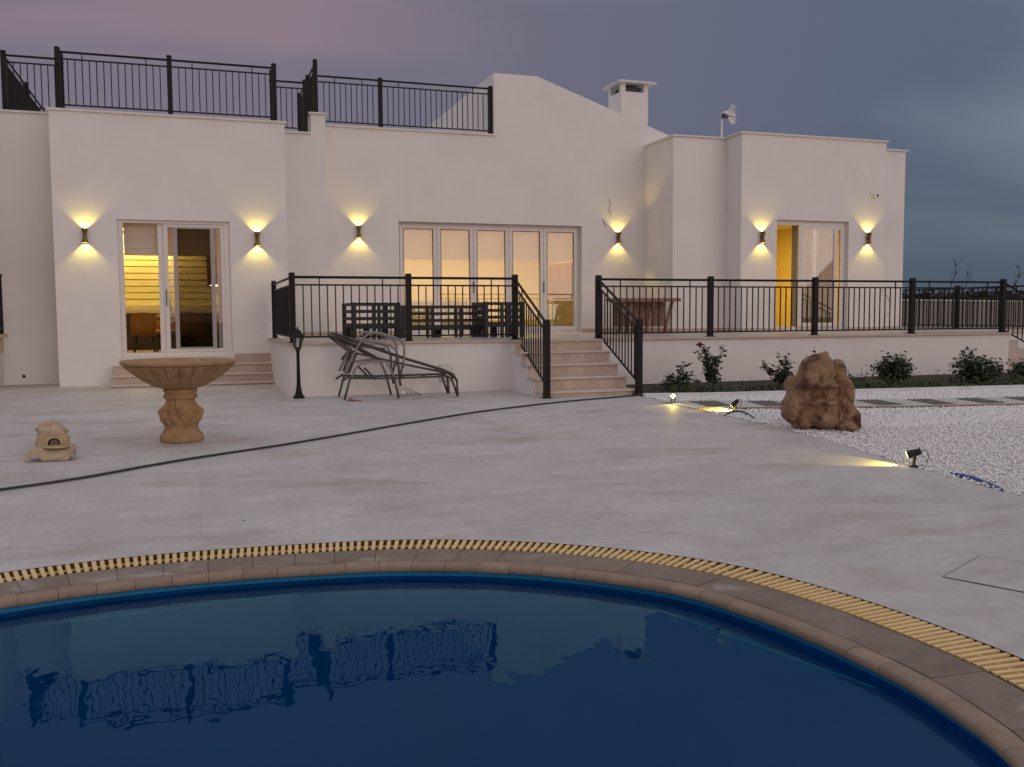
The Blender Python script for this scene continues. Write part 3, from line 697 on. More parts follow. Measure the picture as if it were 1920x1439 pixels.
def downlight(x, y, z, e, label, c=(1,.74,.34), size=.12, group='ceiling lights inside the villa'):
    t = empty('ceiling_light', (x,y,z), label, 'light', group)
    mb = MB(); mb.lathe([(size*.62,-.012),(size*.62,0),(size*.5,0),(size*.5,-.012)], (x,y,z), 16, cap=False); mb.build('trim_ring', 'whitep', t)
    mb = MB(); mb.lathe([(size*.5,-.006),(size*.49,-.005)], (x,y,z), 16); mb.build('lens', 'led', t)
    l = bpy.data.lights.new('room_light', 'AREA'); l.shape = 'DISK'; l.size = size; l.energy = e; l.color = c
    lo = bpy.data.objects.new('room_light', l); COL.objects.link(lo); lo.parent = t; lo.location = (0,0,-.03); return t
# dining kitchen (left)
room(-2.25, 1.62, YL, 24.2, .47, 3.30, 'roomwall', (OPL[0],OPL[1],OPL[2],OPL[3]))
mb = MB()
for k in range(8): 
    z = 1.52+k*.155; b_ = MB(); b_.box(-2.24, 1.0, 24.12, 24.195, z, z+.135); b_.build('wall_band', 'band', villa)
downlight(-1.55, 23.85, 3.29, 34, 'round ceiling downlight over the banded kitchen wall, seen through the open door')
downlight(-.55, 23.85, 3.29, 34, 'round ceiling downlight over the banded kitchen wall, behind the door stile')
downlight(-.3, 21.2, 3.29, 24, 'round ceiling light above the dining table, hidden behind the blind')
kc = empty('kitchen_counter', (-.6,23.8,.47), 'dark kitchen counter with pale worktop under the banded wall', 'counter')
mb = MB(); mb.box(-2.2, 1.0, 23.55, 24.1, .47, 1.33); mb.build('cabinet', 'darkwood', kc)
mb = MB(); mb.box(-2.2, 1.0, 23.5, 24.1, 1.332, 1.37); mb.build('worktop', 'cap', kc)
tall = empty('tall_cabinet', (1.2,23.6,.47), 'tall brown lacquered kitchen cabinet beside the lit niche', 'cabinet')
mb = MB(); mb.box(1.02, 1.6, 23.4, 24.19, .47, 2.8); mb.build('carcass', 'brown', tall, bevel=.01)
mb = MB(); mb.box(1.30, 1.32, 23.37, 23.39, 1.2, 1.7); mb.build('handle', 'black', tall)
hood = empty('wall_cabinet', (.6,23.8,2.0), 'brown wall cabinet with a bright light strip under it', 'cabinet')
mb = MB(); mb.box(.30, 1.018, 23.6, 24.118, 2.0, 2.75); mb.build('carcass', 'brown', hood, bevel=.01)
mb = MB(); mb.box(.36, .95, 23.64, 23.70, 1.975, 1.998); mb.build('light_strip', 'ledw', hood)
tb = empty('dining_table', (.05,21.0,.47), 'dark dining table with a wide pedestal foot behind the sliding door', 'table')
mb = MB(); mb.prism([(-.75,20.6),(1.0,20.6),(1.0,21.5),(-.75,21.5)], 1.18, 1.23); mb.build('table_top', 'darkwood', tb, bevel=.008)
mb = MB(); mb.lathe([(.34,0),(.34,.03),(.22,.07),(.13,.4),(.24,.69),(.30,.715)], (-.20,21.05,.47), 20); mb.build('pedestal', 'darkwood', tb, smooth=True)
mb = MB(); mb.lathe([(.30,0),(.30,.03),(.20,.07),(.13,.4),(.24,.69),(.30,.715)], (.55,21.05,.47), 20); mb.build('pedestal', 'darkwood', tb, smooth=True)
tp = empty('tap', (-.55,23.7,1.37), 'thin tap standing on the kitchen worktop', 'tap')
mb = MB(); mb.tube([(-.55,23.7,1.37),(-.55,23.7,1.66),(-.55,23.66,1.70),(-.55,23.58,1.70),(-.55,23.56,1.66)], .012, 8); mb.build('spout', 'metal', tp)
mb = MB(); mb.tube([(-.55,23.7,1.42),(-.48,23.7,1.46)], .009, 6); mb.build('lever', 'metal', tp)
def dchair(x, y, lab, rz=0):
    t = empty('dining_chair', (x,y,.47), lab, 'chair', 'ochre dining chairs')
    t.rotation_euler.z = rz
    def pb(mb, nm, m, **k):
        me = mb.mesh(nm, m, k.get('smooth', False)); o = bpy.data.objects.new(nm, me); COL.objects.link(o); o.parent = t; WL[o.name] = Vector((x,y,.47)); return o
    mb = MB(); mb.lathe([(.20,.40),(.255,.42),(.26,.47),(.22,.50)], (0,0,0), 20); pb(mb, 'seat', 'ochre', smooth=True)
    mb = MB(); nn = 20; vs = []
    for k in range(nn+1):
        a = math.pi*(-.18)-math.pi*.64*k/nn
        for rr, zz in ((.265,.40),(.285,.62),(.30,.80+.06*math.sin(math.pi*k/nn)),(.265,.80+.06*math.sin(math.pi*k/nn)),(.245,.62),(.235,.42)): vs.append((rr*math.cos(a), rr*math.sin(a), zz))
    fs = [(i*6+j, i*6+(j+1)%6, (i+1)*6+(j+1)%6, (i+1)*6+j) for i in range(nn) for j in range(6)]+[tuple(range(6)), tuple(nn*6+j for j in range(6))[::-1]]
    mb.add(vs, fs); pb(mb, 'backrest', 'ochre', smooth=True)
    for sx in (-1,1):
        for sy in (-1,1):
            mb = MB(); mb.tube([(sx*.15,sy*.15,.42),(sx*.20,sy*.20,0)], [.018,.012], 8); pb(mb, 'leg', 'darkwood')
    return t
dchair(-.98, 20.25, 'ochre tub chair at the dining table, in the open half of the door')
dchair(-.10, 20.18, 'ochre tub chair at the dining table, behind the door stiles')
dchair(.62, 20.22, 'ochre tub chair at the dining table, behind the insect screen')
dchair(-.6, 21.95, 'ochre tub chair on the far side of the dining table', math.pi)
# living room (middle)
room(2.75, 9.9, YM, 26.0, .838, 3.5, 'roomwall', (OPM[0],OPM[1],OPM[2],OPM[3]), yo=.292)
for x, lab in ((3.9,'beside the brown doorway'),(6.0,'over the middle of the room'),(8.3,'near the foil-wrapped island')): downlight(x, 23.4, 3.49, 72, 'round ceiling light in the living room '+lab, (1,.72,.26), .16)
mb = MB(); mb.box(4.2, 5.1, 25.93, 25.99, .84, 2.95); mb.build('inner_door', 'brown', villa)
cb = empty('display_cabinet', (9.4,23.0,.84), 'brown tall cupboard at the right end of the living room', 'cabinet')
mb = MB(); mb.box(9.3, 9.88, 22.6, 24.3, .84, 2.6); mb.build('carcass', 'brown', cb, bevel=.01)
mb = MB(); mb.box(9.28, 9.298, 22.62, 23.44, .9, 2.55); mb.build('cupboard_door', 'brown', cb)
mb = MB(); mb.box(9.28, 9.298, 23.46, 24.28, .9, 2.55); mb.build('cupboard_door', 'brown', cb)
isl = empty('kitchen_island', (9.0,21.9,.84), 'kitchen island wrapped in crinkled silver film behind the last door leaf', 'counter')
mb = MB(); mb.box(8.35, 9.75, 21.5, 22.3, .84, 1.62); mb.build('body', 'foil', isl)
mb = MB(); mb.box(8.3, 9.8, 21.45, 22.35, 1.622, 1.66); mb.build('worktop', 'cap', isl)
sf = empty('indoor_sofa', (6.0,24.6,.84), 'low beige sofa inside the living room behind the folding door', 'sofa')
mb = MB(); mb.box(5.0, 7.2, 24.2, 25.1, .90, 1.25); mb.build('seat', 'curtain', sf, bevel=.04)
mb = MB(); mb.box(5.0, 7.2, 25.11, 25.35, .90, 1.65); mb.build('backrest', 'curtain', sf, bevel=.05)
for sx in (4.8, 7.21): mb = MB(); mb.box(sx, sx+.19, 24.2, 25.3, .90, 1.45); mb.build('armrest', 'curtain', sf, bevel=.04)
# bedroom (right)
room(11.8, 15.2, YD, 22.4, .838, 3.5, 'roomyel', (OPR[0],OPR[1],OPR[2],OPR[3]))
downlight(13.0, 20.6, 3.49, 85, 'round ceiling light in the yellow bedroom behind the sliding door', (1,.74,.28), .16)
mi = empty('arched_mirror', (14.9,22.35,.84), 'arched mirror with a thin dark frame on the yellow wall', 'mirror')
ax = 14.55; pts = [(ax-.3,22.38,.95)]+[(ax-.3*math.cos(math.pi*k/14),22.38,2.35+.3*math.sin(math.pi*k/14)) for k in range(15)]+[(ax+.3,22.38,.95)]
mb = MB(); mb.tube(pts, .018, 6); mb.build('frame', 'darkwood', mi)
mb = MB(); mb.add([(p[0],22.39,p[2]) for p in pts], [tuple(range(len(pts)))[::-1]]); mb.build('mirror_glass', 'roomwall', mi)

# ------------------------------------------------------------------ terrace, stairs
ZT = .826; YF = 14.80; TX0, TX1 = 1.33, 15.72
ZS = [ZT-.19*k for k in range(5)]          # nosing heights from landing down
SX0, SX1 = 4.96, 6.50
mb = MB()
mb.prism([(TX0+.04,YF),(SX0,YF),(SX0,14.52),(SX1,14.52),(SX1,YF),(TX1-.04,YF),(TX1-.04,16.15),(18.4,16.15),(18.4,27),(XL1+1.0,27),(XL1+1.0,YL+.6),(TX0+.04,YL-.002)], -.1, ZT-.042)
ter = struct(mb.build('terrace', 'stucco', bevel=0))
mb = MB(); mb.prism([(TX0,YF-.04),(SX0-.03,YF-.04),(SX0-.03,14.48),(SX1+.03,14.48),(SX1+.03,YF-.04),(TX1,YF-.04),(TX1,16.11),(18.44,16.11),(18.44,27),(XL1+1,27),(XL1+1,YL+.6),(TX0,YL-.004)], ZT-.040, ZT-.004); mb.build('slab_edge', 'edge', ter, bevel=.004)
# terrace floor tiles 0.6 m, laid in rows
def tile_ok(x0, x1, y0, y1):
    return True
tile_me = {}
yy = YF-.02
rows_ = [YF-.03+.6*k for k in range(10)]
for j, y0 in enumerate(rows_[:6]):
    xx = TX0+.01
    while xx < TX1-.05:
        w = min(.9, TX1-.02-xx); key = round(w, 3)
        if key not in tile_me:
            b_ = MB(); b_.box(0, w-.004, 0, .596, -.0035, 0); tile_me[key] = b_.mesh('floor_tile', 'floor')
        link('floor_tile', tile_me[key], ter, (xx, y0, ZT)); xx += .9
xx = SX0+.0
b_ = MB(); b_.box(0, .508, 0, .28, -.0035, 0); lt = b_.mesh('floor_tile', 'floor')
for k in range(3): link('floor_tile', lt, ter, (SX0-.01+.514*k, 14.485, ZT))
# stairs
st = empty('garden_steps', (5.73,13.8,ZG), 'pink stone steps with white sides leading up to the terrace', 'steps')
mb = MB()
for k in range(1, 5): mb.box(SX0, SX1, 14.52-.32*k, 14.52-.32*(k-1)-(.0005), -.1, ZS[k]-.032)
mb.build('side_wall', 'stucco', st)
for k in range(1, 5):
    yk = 14.52-.32*k
    mb = MB(); mb.box(SX0-.035, SX1+.035, yk-.045, yk+.318, ZS[k]-.030, ZS[k]); mb.build('tread', 'tread', st, bevel=.008)
for k in range(0, 5):
    yk = 14.52-.32*k; zt = (ZS[k]-.034) if k else ZT-.044; zb = ZS[k+1]+.001 if k < 4 else -.06
    shift = (.10, .21, .05, .16, .0)[k]; xs_ = [SX0-.002]+[SX0+shift+.30*i for i in range(1, 6) if SX0+shift+.30*i < SX1-.05]+[SX1+.002]
    for a, b in zip(xs_, xs_[1:]):
        mb = MB(); mb.box(a+.0015, b-.0015, yk-.018, yk-.0008, zb, zt); mb.build('riser_tile', 'step', st)
# left steps in front of the sliding door
st2 = empty('door_steps', (0,18.2,ZG), 'low beige stone steps below the sliding door', 'steps')
lx0, lx1 = -1.42, TX0+.045
for k, (yf, z) in enumerate(((17.86,.035),(18.13,.185),(18.40,.36))):
    mb = MB(); mb.box(lx0-.025, lx1, yf-.03, YL-.002, z-.03, z); mb.build('tread', 'tread', st2, bevel=.006)
    zb = -.06 if k == 0 else (.036, .186)[k-1]
    xk = lx0
    for i in range(9):
        if xk > lx1-.05: break
        e = min(xk+.36+(.1 if i == 0 and k % 2 else 0), lx1-.003)
        mb = MB(); mb.box(xk+.0015, e-.0015, yf, YL-.003, zb, z-.031); mb.build('riser_tile', 'step', st2); xk = e
xk = OPL[1]+.04
while xk < lx1-.04:
    e = min(xk+.34, lx1-.003); mb = MB(); mb.box(xk+.001, e-.001, YL-.016, YL-.0005, .361, .53); mb.build('wall_tile', 'step', st2); xk = e

# ------------------------------------------------------------------ railings
BAL = {}
def baluster(h):
    k = round(h, 3)
    if k not in BAL: b_ = MB(); b_.box(-.0085, .0085, -.0085, .0085, 0, h); BAL[k] = b_.mesh('baluster', 'metal')
    return BAL[k]
POSTS = {}
def post_mesh(h, w=.088):
    k = (round(h, 3), w)
    if k not in POSTS:
        b_ = MB(); b_.box(-w/2, w/2, -w/2, w/2, 0, h-.022); b_.add([(-w/2-.004,-w/2-.004,h-.022),(w/2+.004,-w/2-.004,h-.022),(w/2+.004,w/2+.004,h-.022),(-w/2-.004,w/2+.004,h-.022),(-w/2+.012,-w/2+.012,h),(w/2-.012,-w/2+.012,h),(w/2-.012,w/2-.012,h),(-w/2+.012,w/2-.012,h)], [(3,2,1,0),(4,5,6,7),(0,1,5,4),(1,2,6,5),(2,3,7,6),(3,0,4,7)])
        b_.box(-w/2-.03, w/2+.03, -w/2-.03, w/2+.03, 0, .008)
        POSTS[k] = b_.mesh('post', 'metal')
    return POSTS[k]
def bay(p, q, parent, hs=(1.015, .895, .085), w=.088, gap=.121, ext=(0, 0)):
    """rails and balusters between post centres p and q (z = floor line at each end)"""
    p = Vector(p); q = Vector(q); d = (q-p); dh = Vector((d.x, d.y, 0)); Lh = dh.length; u = d/Lh
    a = p+u*(w/2-ext[0]); b = q-u*(w/2-ext[1]); up = Vector((0,0,1))
    mb = MB(); mb.tube([a+up*hs[0], b+up*hs[0]], .021, 8); mb.build('top_rail', 'metal', parent, smooth=False)
    mb = MB(); mb.bar(a+up*hs[1], b+up*hs[1], .022, .026); mb.build('middle_rail', 'metal', parent)
    mb = MB(); mb.bar(a+up*hs[2], b+up*hs[2], .022, .026); mb.build('bottom_rail', 'metal', parent)
    nb = max(2, int(round((Lh-w)/gap))-1); st_ = (Lh-w)/(nb+1)
    me = baluster(hs[1]-hs[2]); mc = baluster(hs[0]-hs[1])
    for k in range(1, nb+1):
        c = p+u*(w/2+st_*k); link('baluster', me, parent, c+up*hs[2])
        if nb >= 8 and k in (3, nb-2): link('spacer', mc, parent, c+up*hs[1])
def railing(label, chain, z, posts=None, h=1.085, cat='railing', hs=(1.015,.895,.085), group=None, base=None):
    t = empty('railing', (chain[0][0], chain[0][1], z), label, cat, group)
    for i, (x, y) in enumerate(chain):
        if posts is None or posts[i]: link('post', post_mesh(h), t, (x, y, z))
    for a, b in zip(chain, chain[1:]): bay((*a, z), (*b, z), t, hs)
    return t
YRA = YF+.06
def tx(px): return PY(px, 570, YRA).x
tposts = [tx(548), tx(766), tx(965.5), tx(1122), tx(1332), tx(1528), tx(1710), tx(1880)]
ysb = 18.35
railing('black metal railing on the terrace wall behind the stacked loungers', [(tposts[0], ysb), (tposts[0], YRA), (tposts[1], YRA), (tposts[2], YRA)], ZT)
railing('long black metal railing on the terrace wall behind the boulder', [(x, YRA) for x in tposts[3:]], ZT)
def stair_rail(label, top, bot, ztop=ZT, zl=.09, hb=1.185, zb=ZG):
    t = empty('railing', (*bot, zb), label, 'railing')
    link('post', post_mesh(hb), t, (*bot, zb)); bay((*top, ztop), (*bot, zl), t, gap=.125, hs=(1.015,.885,.07)); return t
stair_rail('black sloping handrail on the lounger side of the garden steps', (tposts[2], YRA), (4.99, 13.14))
stair_rail('black sloping handrail on the rose side of the garden steps', (tposts[3], YRA), (6.525, 13.14))
stair_rail('black handrail sloping down past the white rose bush', (tposts[7], YRA), (17.5, YRA), ZT, -.05, 1.1, ZG)
railing('black railing at the far end of the terrace, towards the boundary wall', [(18.2, 16.6), (18.2, 18.8), (18.2, 21.0), (18.2, 23.2), (18.2, 25.4)], ZT)
# stone flank of the side stairs
mb = MB()
for k in range(5): mb.box(TX1-.03+.34*k, TX1-.03+.34*(k+1)-.0005, YF+.10, 16.1, -.1, ZT-.17*(k+1))
tag(mb.build('side_steps', 'tread'), 'beige steps descending at the end of the terrace past the white rose bush', 'steps')
# roof railings
def rx(px, py, Y): return PY(px, py, Y).x
zc = ZL+.042
railing('black roof railing above the sliding door, with short returns', [(rx(109,150,18.82), 19.66), (rx(109,150,18.82), 19.24), (rx(109,150,18.82), 18.82), (rx(318,150,18.82), 18.82), (rx(514,170,18.82), 18.82), (rx(514,170,18.82), 19.30), (rx(514,170,18.82), 19.9)], zc, [0,1,1,1,1,1,0], h=1.10)
railing('black roof railing over the recessed wall at the far left, running back', [(rx(8,150,19.72), 25.6), (rx(8,150,19.72), 22.2), (rx(8,150,19.72), 19.72), (rx(109,150,18.82), 19.72)], ZRL+.042, [1,1,1,0], h=1.10)
zr = ZR+.042
railing('short black roof railing beside the pier', [(1.64, YR+.12), (rx(572,190,YR+.12), YR+.12)], zr, [0,1], h=1.08)
pp = rx(591,150,YR+.12)
railing('black roof railing standing on the pier and running back', [(pp, YR+.12), (pp, YR+1.45), (pp, YR+3.2)], 5.432, [1,1,1], h=1.10)
zm = ZM+.042
railing('black roof railing between the pier and the gable', [(pp+.05, YM+.12), (rx(713,190,YM+.12), YM+.12), (rx(919,200,YM+.12), YM+.12)], zm, [0,1,1], h=1.07)

# ------------------------------------------------------------------ wall lamps
def spot(parent, loc, dirv, e, ang, blend=.25, c=(1,.77,.12), r=.012):
    l = bpy.data.lights.new('beam', 'SPOT'); l.energy = e; l.spot_size = R(ang); l.spot_blend = blend; l.color = c; l.shadow_soft_size = r
    o = bpy.data.objects.new('beam', l); COL.objects.link(o); o.parent = parent; o.location = Vector(loc)-wloc(parent)
    o.rotation_euler = Vector(dirv).to_track_quat('-Z', 'Y').to_euler(); return o
def sconce(px, py, Y, lab):
    p = PY(px, py, Y); t = empty('wall_lamp', (p.x, Y, p.z), lab, 'lamp', 'up-and-down wall lamps')
    cx, cy, cz = p.x, Y-.075, p.z
    mb = MB(); mb.lathe([(.058,-.125),(.060,-.118),(.036,-.05),(.031,0),(.036,.05),(.060,.118),(.058,.125)], (cx,cy,cz), 20, cap=False); mb.build('shade', 'bronze', t, smooth=True)
    for s_ in (-1, 1):
        mb = MB(); mb.lathe([(.030,.045*s_),(.056,.122*s_)], (cx,cy,cz), 20, cap=False); mb.build('reflector', 'gold', t, smooth=True)
        mb = MB(); mb.lathe([(.026,.052*s_),(.020,.056*s_)], (cx,cy,cz), 14); mb.build('bulb', 'led', t)
        spot(t, (cx, cy+.012, cz+.066*s_), (0, .06, s_), SCONCE_E, 104, .22)
    mb = MB(); mb.box(cx-.028, cx+.028, cy+.028, Y-.0005, cz-.04, cz+.04); mb.build('wall_plate', 'bronze', t)
SCONCE_E = 17.0
for px, py, Y, lab in ((160,443,YL,'bronze up-and-down wall lamp between the wall corner and the sliding door'), (482,449,YL,'bronze up-and-down wall lamp between the sliding door and the terrace railing'),
    (672,436,YM,'bronze up-and-down wall lamp at the roman-blind end of the folding door'), (1158,447,YM,'bronze up-and-down wall lamp above the wooden console table'),
    (1427,446,YD,'bronze up-and-down wall lamp at the open half of the bedroom door'), (1626,448,YD,'bronze up-and-down wall lamp under the security camera')): sconce(px, py, Y, lab)

# ------------------------------------------------------------------ small things on the walls and roof
p = PY(1637, 367, YD); t = empty('security_camera', (p.x, YD, p.z), 'small white dome security camera high on the white wall', 'camera')
mb = MB(); mb.tube([(p.x-.03,YD-.0005,p.z+.03),(p.x-.03,YD-.04,p.z+.03)], .055, 18); mb.build('base', 'whitep', t)
mb = MB(); mb.lathe([(.045*math.cos(a),.045*math.sin(a)) for a in [x*math.pi/10-math.pi/2 for x in range(11)]], (p.x+.02,YD-.075,p.z-.0), 16); mb.build('dome', 'whitep', t, smooth=True)
mb = MB(); mb.tube([(p.x+.03,YD-.112,p.z-.015),(p.x+.034,YD-.128,p.z-.018)], .026, 14); mb.build('lens', 'black', t)
# loose wires out of the wall
w0 = [PY(*q, YM-.012) for q in ((1140,372),(1145,380),(1142,392),(1146,402),(1143,408))]
mb = MB(); mb.tube(w0, .004, 5); tag(mb.build('loose_wire', 'tube'), 'loose thin wire sticking out of the wall above the lamp', 'wire')
w0 = [PY(*q, YM-.012) for q in ((1131,412),(1134,420),(1137,424))]; mb = MB(); mb.tube(w0, .006, 5); tag(mb.build('loose_wire', 'tube'), 'short loose wire end poking out beside the lamp over the console table', 'wire')
w0 = [PY(*q, YD-.05) for q in ((1656,542),(1663,556),(1670,572),(1669,584),(1662,592),(1655,600))]
mb = MB(); mb.tube(w0, .009, 6); tag(mb.build('loose_cable', 'boxgrey'), 'grey cable bending out of the wall behind the terrace railing', 'cable')
# antenna on the roof
a0 = PY(1353, 259, 18.95); t = empty('roof_antenna', (a0.x, 18.95, ZC+.04), 'small white grid antenna on a short mast on the flat roof', 'antenna')
mtop = PY(1354, 212, 18.95)
mb = MB(); mb.tube([(a0.x,18.95,ZC+.0),(a0.x,18.95,mtop.z)], .022, 10); mb.build('mast', 'whitep', t)
mb = MB()
for k in range(8):
    u = -.12+.24*k/7; h_ = .20*math.sqrt(max(.1, 1-(u/.15)**2)); y_ = 18.95-.05-.25*u*u
    mb.tube([(a0.x+.20+u*.75, y_+.10*math.cos(v*1.5)-.1, mtop.z-.05+h_*v*1.1) for v in (-1,-.5,0,.5,1)], .011, 5)
mb.bar((a0.x+.05,18.86,mtop.z-.05),(a0.x+.30,18.86,mtop.z-.05),.03); mb.build('dish_grid', 'whitep', t)
mb = MB(); mb.box(a0.x-.02, a0.x+.12, 18.86, 18.95, mtop.z-.13, mtop.z-.04); mb.build('bracket', 'black', t)
mb = MB(); mb.box(a0.x-.01, a0.x+.09, 18.80, 18.88, mtop.z-.04, mtop.z+.02); mb.build('feed', 'whitep', t)
# box on the terrace wall
p0 = PY(824,684,YF); p1 = PY(847,716,YF); t = empty('meter_box', (p0.x, YF, p1.z), 'flat grey box on the terrace wall behind the lounger legs', 'box')
mb = MB(); mb.box(p0.x, p1.x, YF-.03, YF-.0005, p1.z, p0.z); mb.build('body', 'boxgrey', t, bevel=.004)
mb = MB(); mb.box(p0.x+.01, p1.x-.01, YF-.034, YF-.0305, p1.z+.05, p0.z-.01); mb.build('lid', 'cap', t)

# ------------------------------------------------------------------ garden lantern
lx, ly = PY(559,680,14.60).x, 14.60
t = empty('garden_lantern', (lx, ly, ZG), 'black garden lantern on a slender post in front of the terrace corner', 'lantern')
c = (lx, ly, ZG)
mb = MB(); mb.lathe([(.085,0),(.09,.012),(.085,.03),(.06,.05),(.055,.07),(.045,.11),(.034,.18),(.030,.24)], c, 16); mb.build('foot', 'metal', t, smooth=True)
mb = MB(); mb.lathe([(.030,.24),(.026,.45),(.024,.70),(.034,.712),(.026,.73),(.05,.765)], c, 14); mb.build('post', 'metal', t, smooth=True)
mb = MB(); mb.lathe([(.05,.765),(.052,.78)], c, 6)
for k in range(6):
    a = math.pi/3*k; mb.bar((lx+.05*math.cos(a),ly+.05*math.sin(a),ZG+.775),(lx+.088*math.cos(a),ly+.088*math.sin(a),ZG+.93),.010)
mb.build('lantern_frame', 'metal', t)
for k in range(6):
    a = math.pi/3*k; b = a+math.pi/3; q = [(lx+.047*math.cos(a),ly+.047*math.sin(a),ZG+.78),(lx+.047*math.cos(b),ly+.047*math.sin(b),ZG+.78),(lx+.084*math.cos(b),ly+.084*math.sin(b),ZG+.93),(lx+.084*math.cos(a),ly+.084*math.sin(a),ZG+.93)]
    mb = MB(); mb.add(q, [(0,1,2,3)]); mb.build('lantern_pane', 'lglass', t)
mb = MB(); mb.lathe([(.115,.925),(.118,.935),(.085,.975),(.06,1.0),(.05,1.03),(.02,1.05),(.012,1.07),(.016,1.08),(.004,1.095)], c, 6); mb.build('lantern_roof', 'metal', t)

# ------------------------------------------------------------------ stacked lounger frames
def lpt(px, py, Y): return PY(px, py, Y)
def lounger(lab, rails, arms, legs, backs, cross, yf, yb, strap=None):
    o0 = PY(legs[0][1][0], legs[0][1][1], yf); t = empty('sun_lounger', (o0.x, (yf+yb)/2, ZG), lab, 'sun lounger', 'stripped lounger frames stacked by the terrace wall')
    sh = (yb-yf)
    for side, Y in (('near', yf), ('far', yb)):
        for pts in rails:
            W_ = [PY(*q, yf) for q in pts]; W_ = [Vector((v.x, Y, v.z)) for v in W_]; mb = MB(); mb.tube(W_, .0165, 8); mb.build('side_rail', 'tube', t, smooth=True)
        for pts in backs:
            W_ = [PY(*q, yf) for q in pts]; W_ = [Vector((v.x, Y, v.z)) for v in W_]; mb = MB(); mb.tube(W_, .0165, 8); mb.build('backrest_rail', 'tube', t, smooth=True)
        for pts in arms:
            W_ = [PY(*q, yf) for q in pts]
            # smooth the arch
            P_ = [Vector((v.x, Y, v.z)) for v in W_]; Q_ = []
            for i in range(len(P_)-1):
                p0, p1, p2, p3 = P_[max(i-1,0)], P_[i], P_[i+1], P_[min(i+2,len(P_)-1)]
                for j in range(5):
                    u = j/5; Q_.append(.5*((2*p1)+(p2-p0)*u+(2*p0-5*p1+4*p2-p3)*u*u+(3*p1-p0-3*p2+p3)*u**3))
            Q_.append(P_[-1]); mb = MB(); mb.tube(Q_, .018, 8); mb.build('armrest', 'arm', t, smooth=True)
        for pts in legs:
            W_ = [PY(*q, yf) for q in pts]; W_ = [Vector((v.x, Y, max(v.z, ZG+.012))) for v in W_]; mb = MB(); mb.tube(W_, .0165, 8); mb.build('leg', 'tube', t, smooth=True)
    for q in cross:
        v = PY(*q, yf); mb = MB(); mb.tube([(v.x,yf,v.z),(v.x,yb,v.z)], .011, 8); mb.build('crossbar', 'tube', t, smooth=True)
    return t
YN, YB_ = 13.92, 14.52
l1 = lounger('stripped lounger frame lying flat at the bottom of the stack', 
    [[(657,709),(720,710),(840,706),(848,712)]],
    [[(660,708),(668,690),(682,681),(720,678),(730,688),(738,706)]],
    [[(657,708),(646,752)],[(738,706),(748,749)],[(846,708),(858,746)]],
    [[(640,716),(655,706)],[(683,690),(704,712)]],
    [(657,709),(700,710),(760,708),(800,707),(840,706)], YN, YB_)
l2 = lounger('stripped lounger frame tilted up in the middle of the stack',
    [[(628,634),(665,662),(700,670),(770,686),(840,700),(856,712)]],
    [[(646,700),(660,672),(676,642),(690,640),(730,648),(744,662),(748,690)]],
    [[(668,664),(654,700)],[(856,710),(859,745)],[(745,672),(751,724)]],
    [[(632,634),(672,652),(712,674)]],
    [(632,634),(672,663),(760,684),(820,696)], YN+.03, YB_-.02)
l3 = lounger('stripped lounger frame on top of the stack, raised against the railing',
    [[(630,626),(680,644),(760,672),(830,693),(850,702),(857,716)]],
    [[(650,692),(668,655),(684,632),(702,624),(730,630),(752,640),(758,655),(756,690)]],
    [[(668,655),(651,678)],[(857,714),(857,744)],[(756,680),(749,712)]],
    [[(626,630),(676,650),(722,655)]],
    [(630,626),(690,648),(770,675),(815,689)], YN-.03, YB_-.06)
# plastic film and rusty scraps by the legs
f0 = PY(748,712,14.25); mb = MB(); rr = np.random.RandomState(4); vs = []; gx, gz = 9, 6
for i in range(gx+1):
    for j in range(gz+1):
        u, v = i/gx, j/gz; vs.append((f0.x-.08+.62*u*(1-.35*v)+rr.uniform(-.02,.02), 14.15+.15*math.sin(5*u)+rr.uniform(-.04,.04), max(ZG+.006, ZG+.30*v*(1-u)+rr.uniform(-.015,.02))))
mb.add(vs, [(i*(gz+1)+j,(i+1)*(gz+1)+j,(i+1)*(gz+1)+j+1,i*(gz+1)+j+1) for i in range(gx) for j in range(gz)])
tag(mb.build('plastic_film', 'plasticf', smooth=True), 'crumpled clear plastic film under the stacked lounger frames', 'plastic film')
s0 = G(650,753)
mb = MB(); mb.tube([(s0.x+.0,s0.y,ZG+.01),(s0.x+.08,s0.y-.05,ZG+.012),(s0.x+.22,s0.y-.03,ZG+.01)], .008, 6); mb.tube([(s0.x+.02,s0.y+.02,ZG+.012),(s0.x+.06,s0.y-.0,ZG+.05),(s0.x+.10,s0.y-.08,ZG+.008)], .007, 6); mb.tube([(s0.x+.05,s0.y-.02,ZG+.03),(s0.x+.12,s0.y-.10,ZG+.008)], .007, 6)
tag(mb.build('rusty_wire', 'debris'), 'small tangle of rusty wire at the foot of the loungers', 'wire')

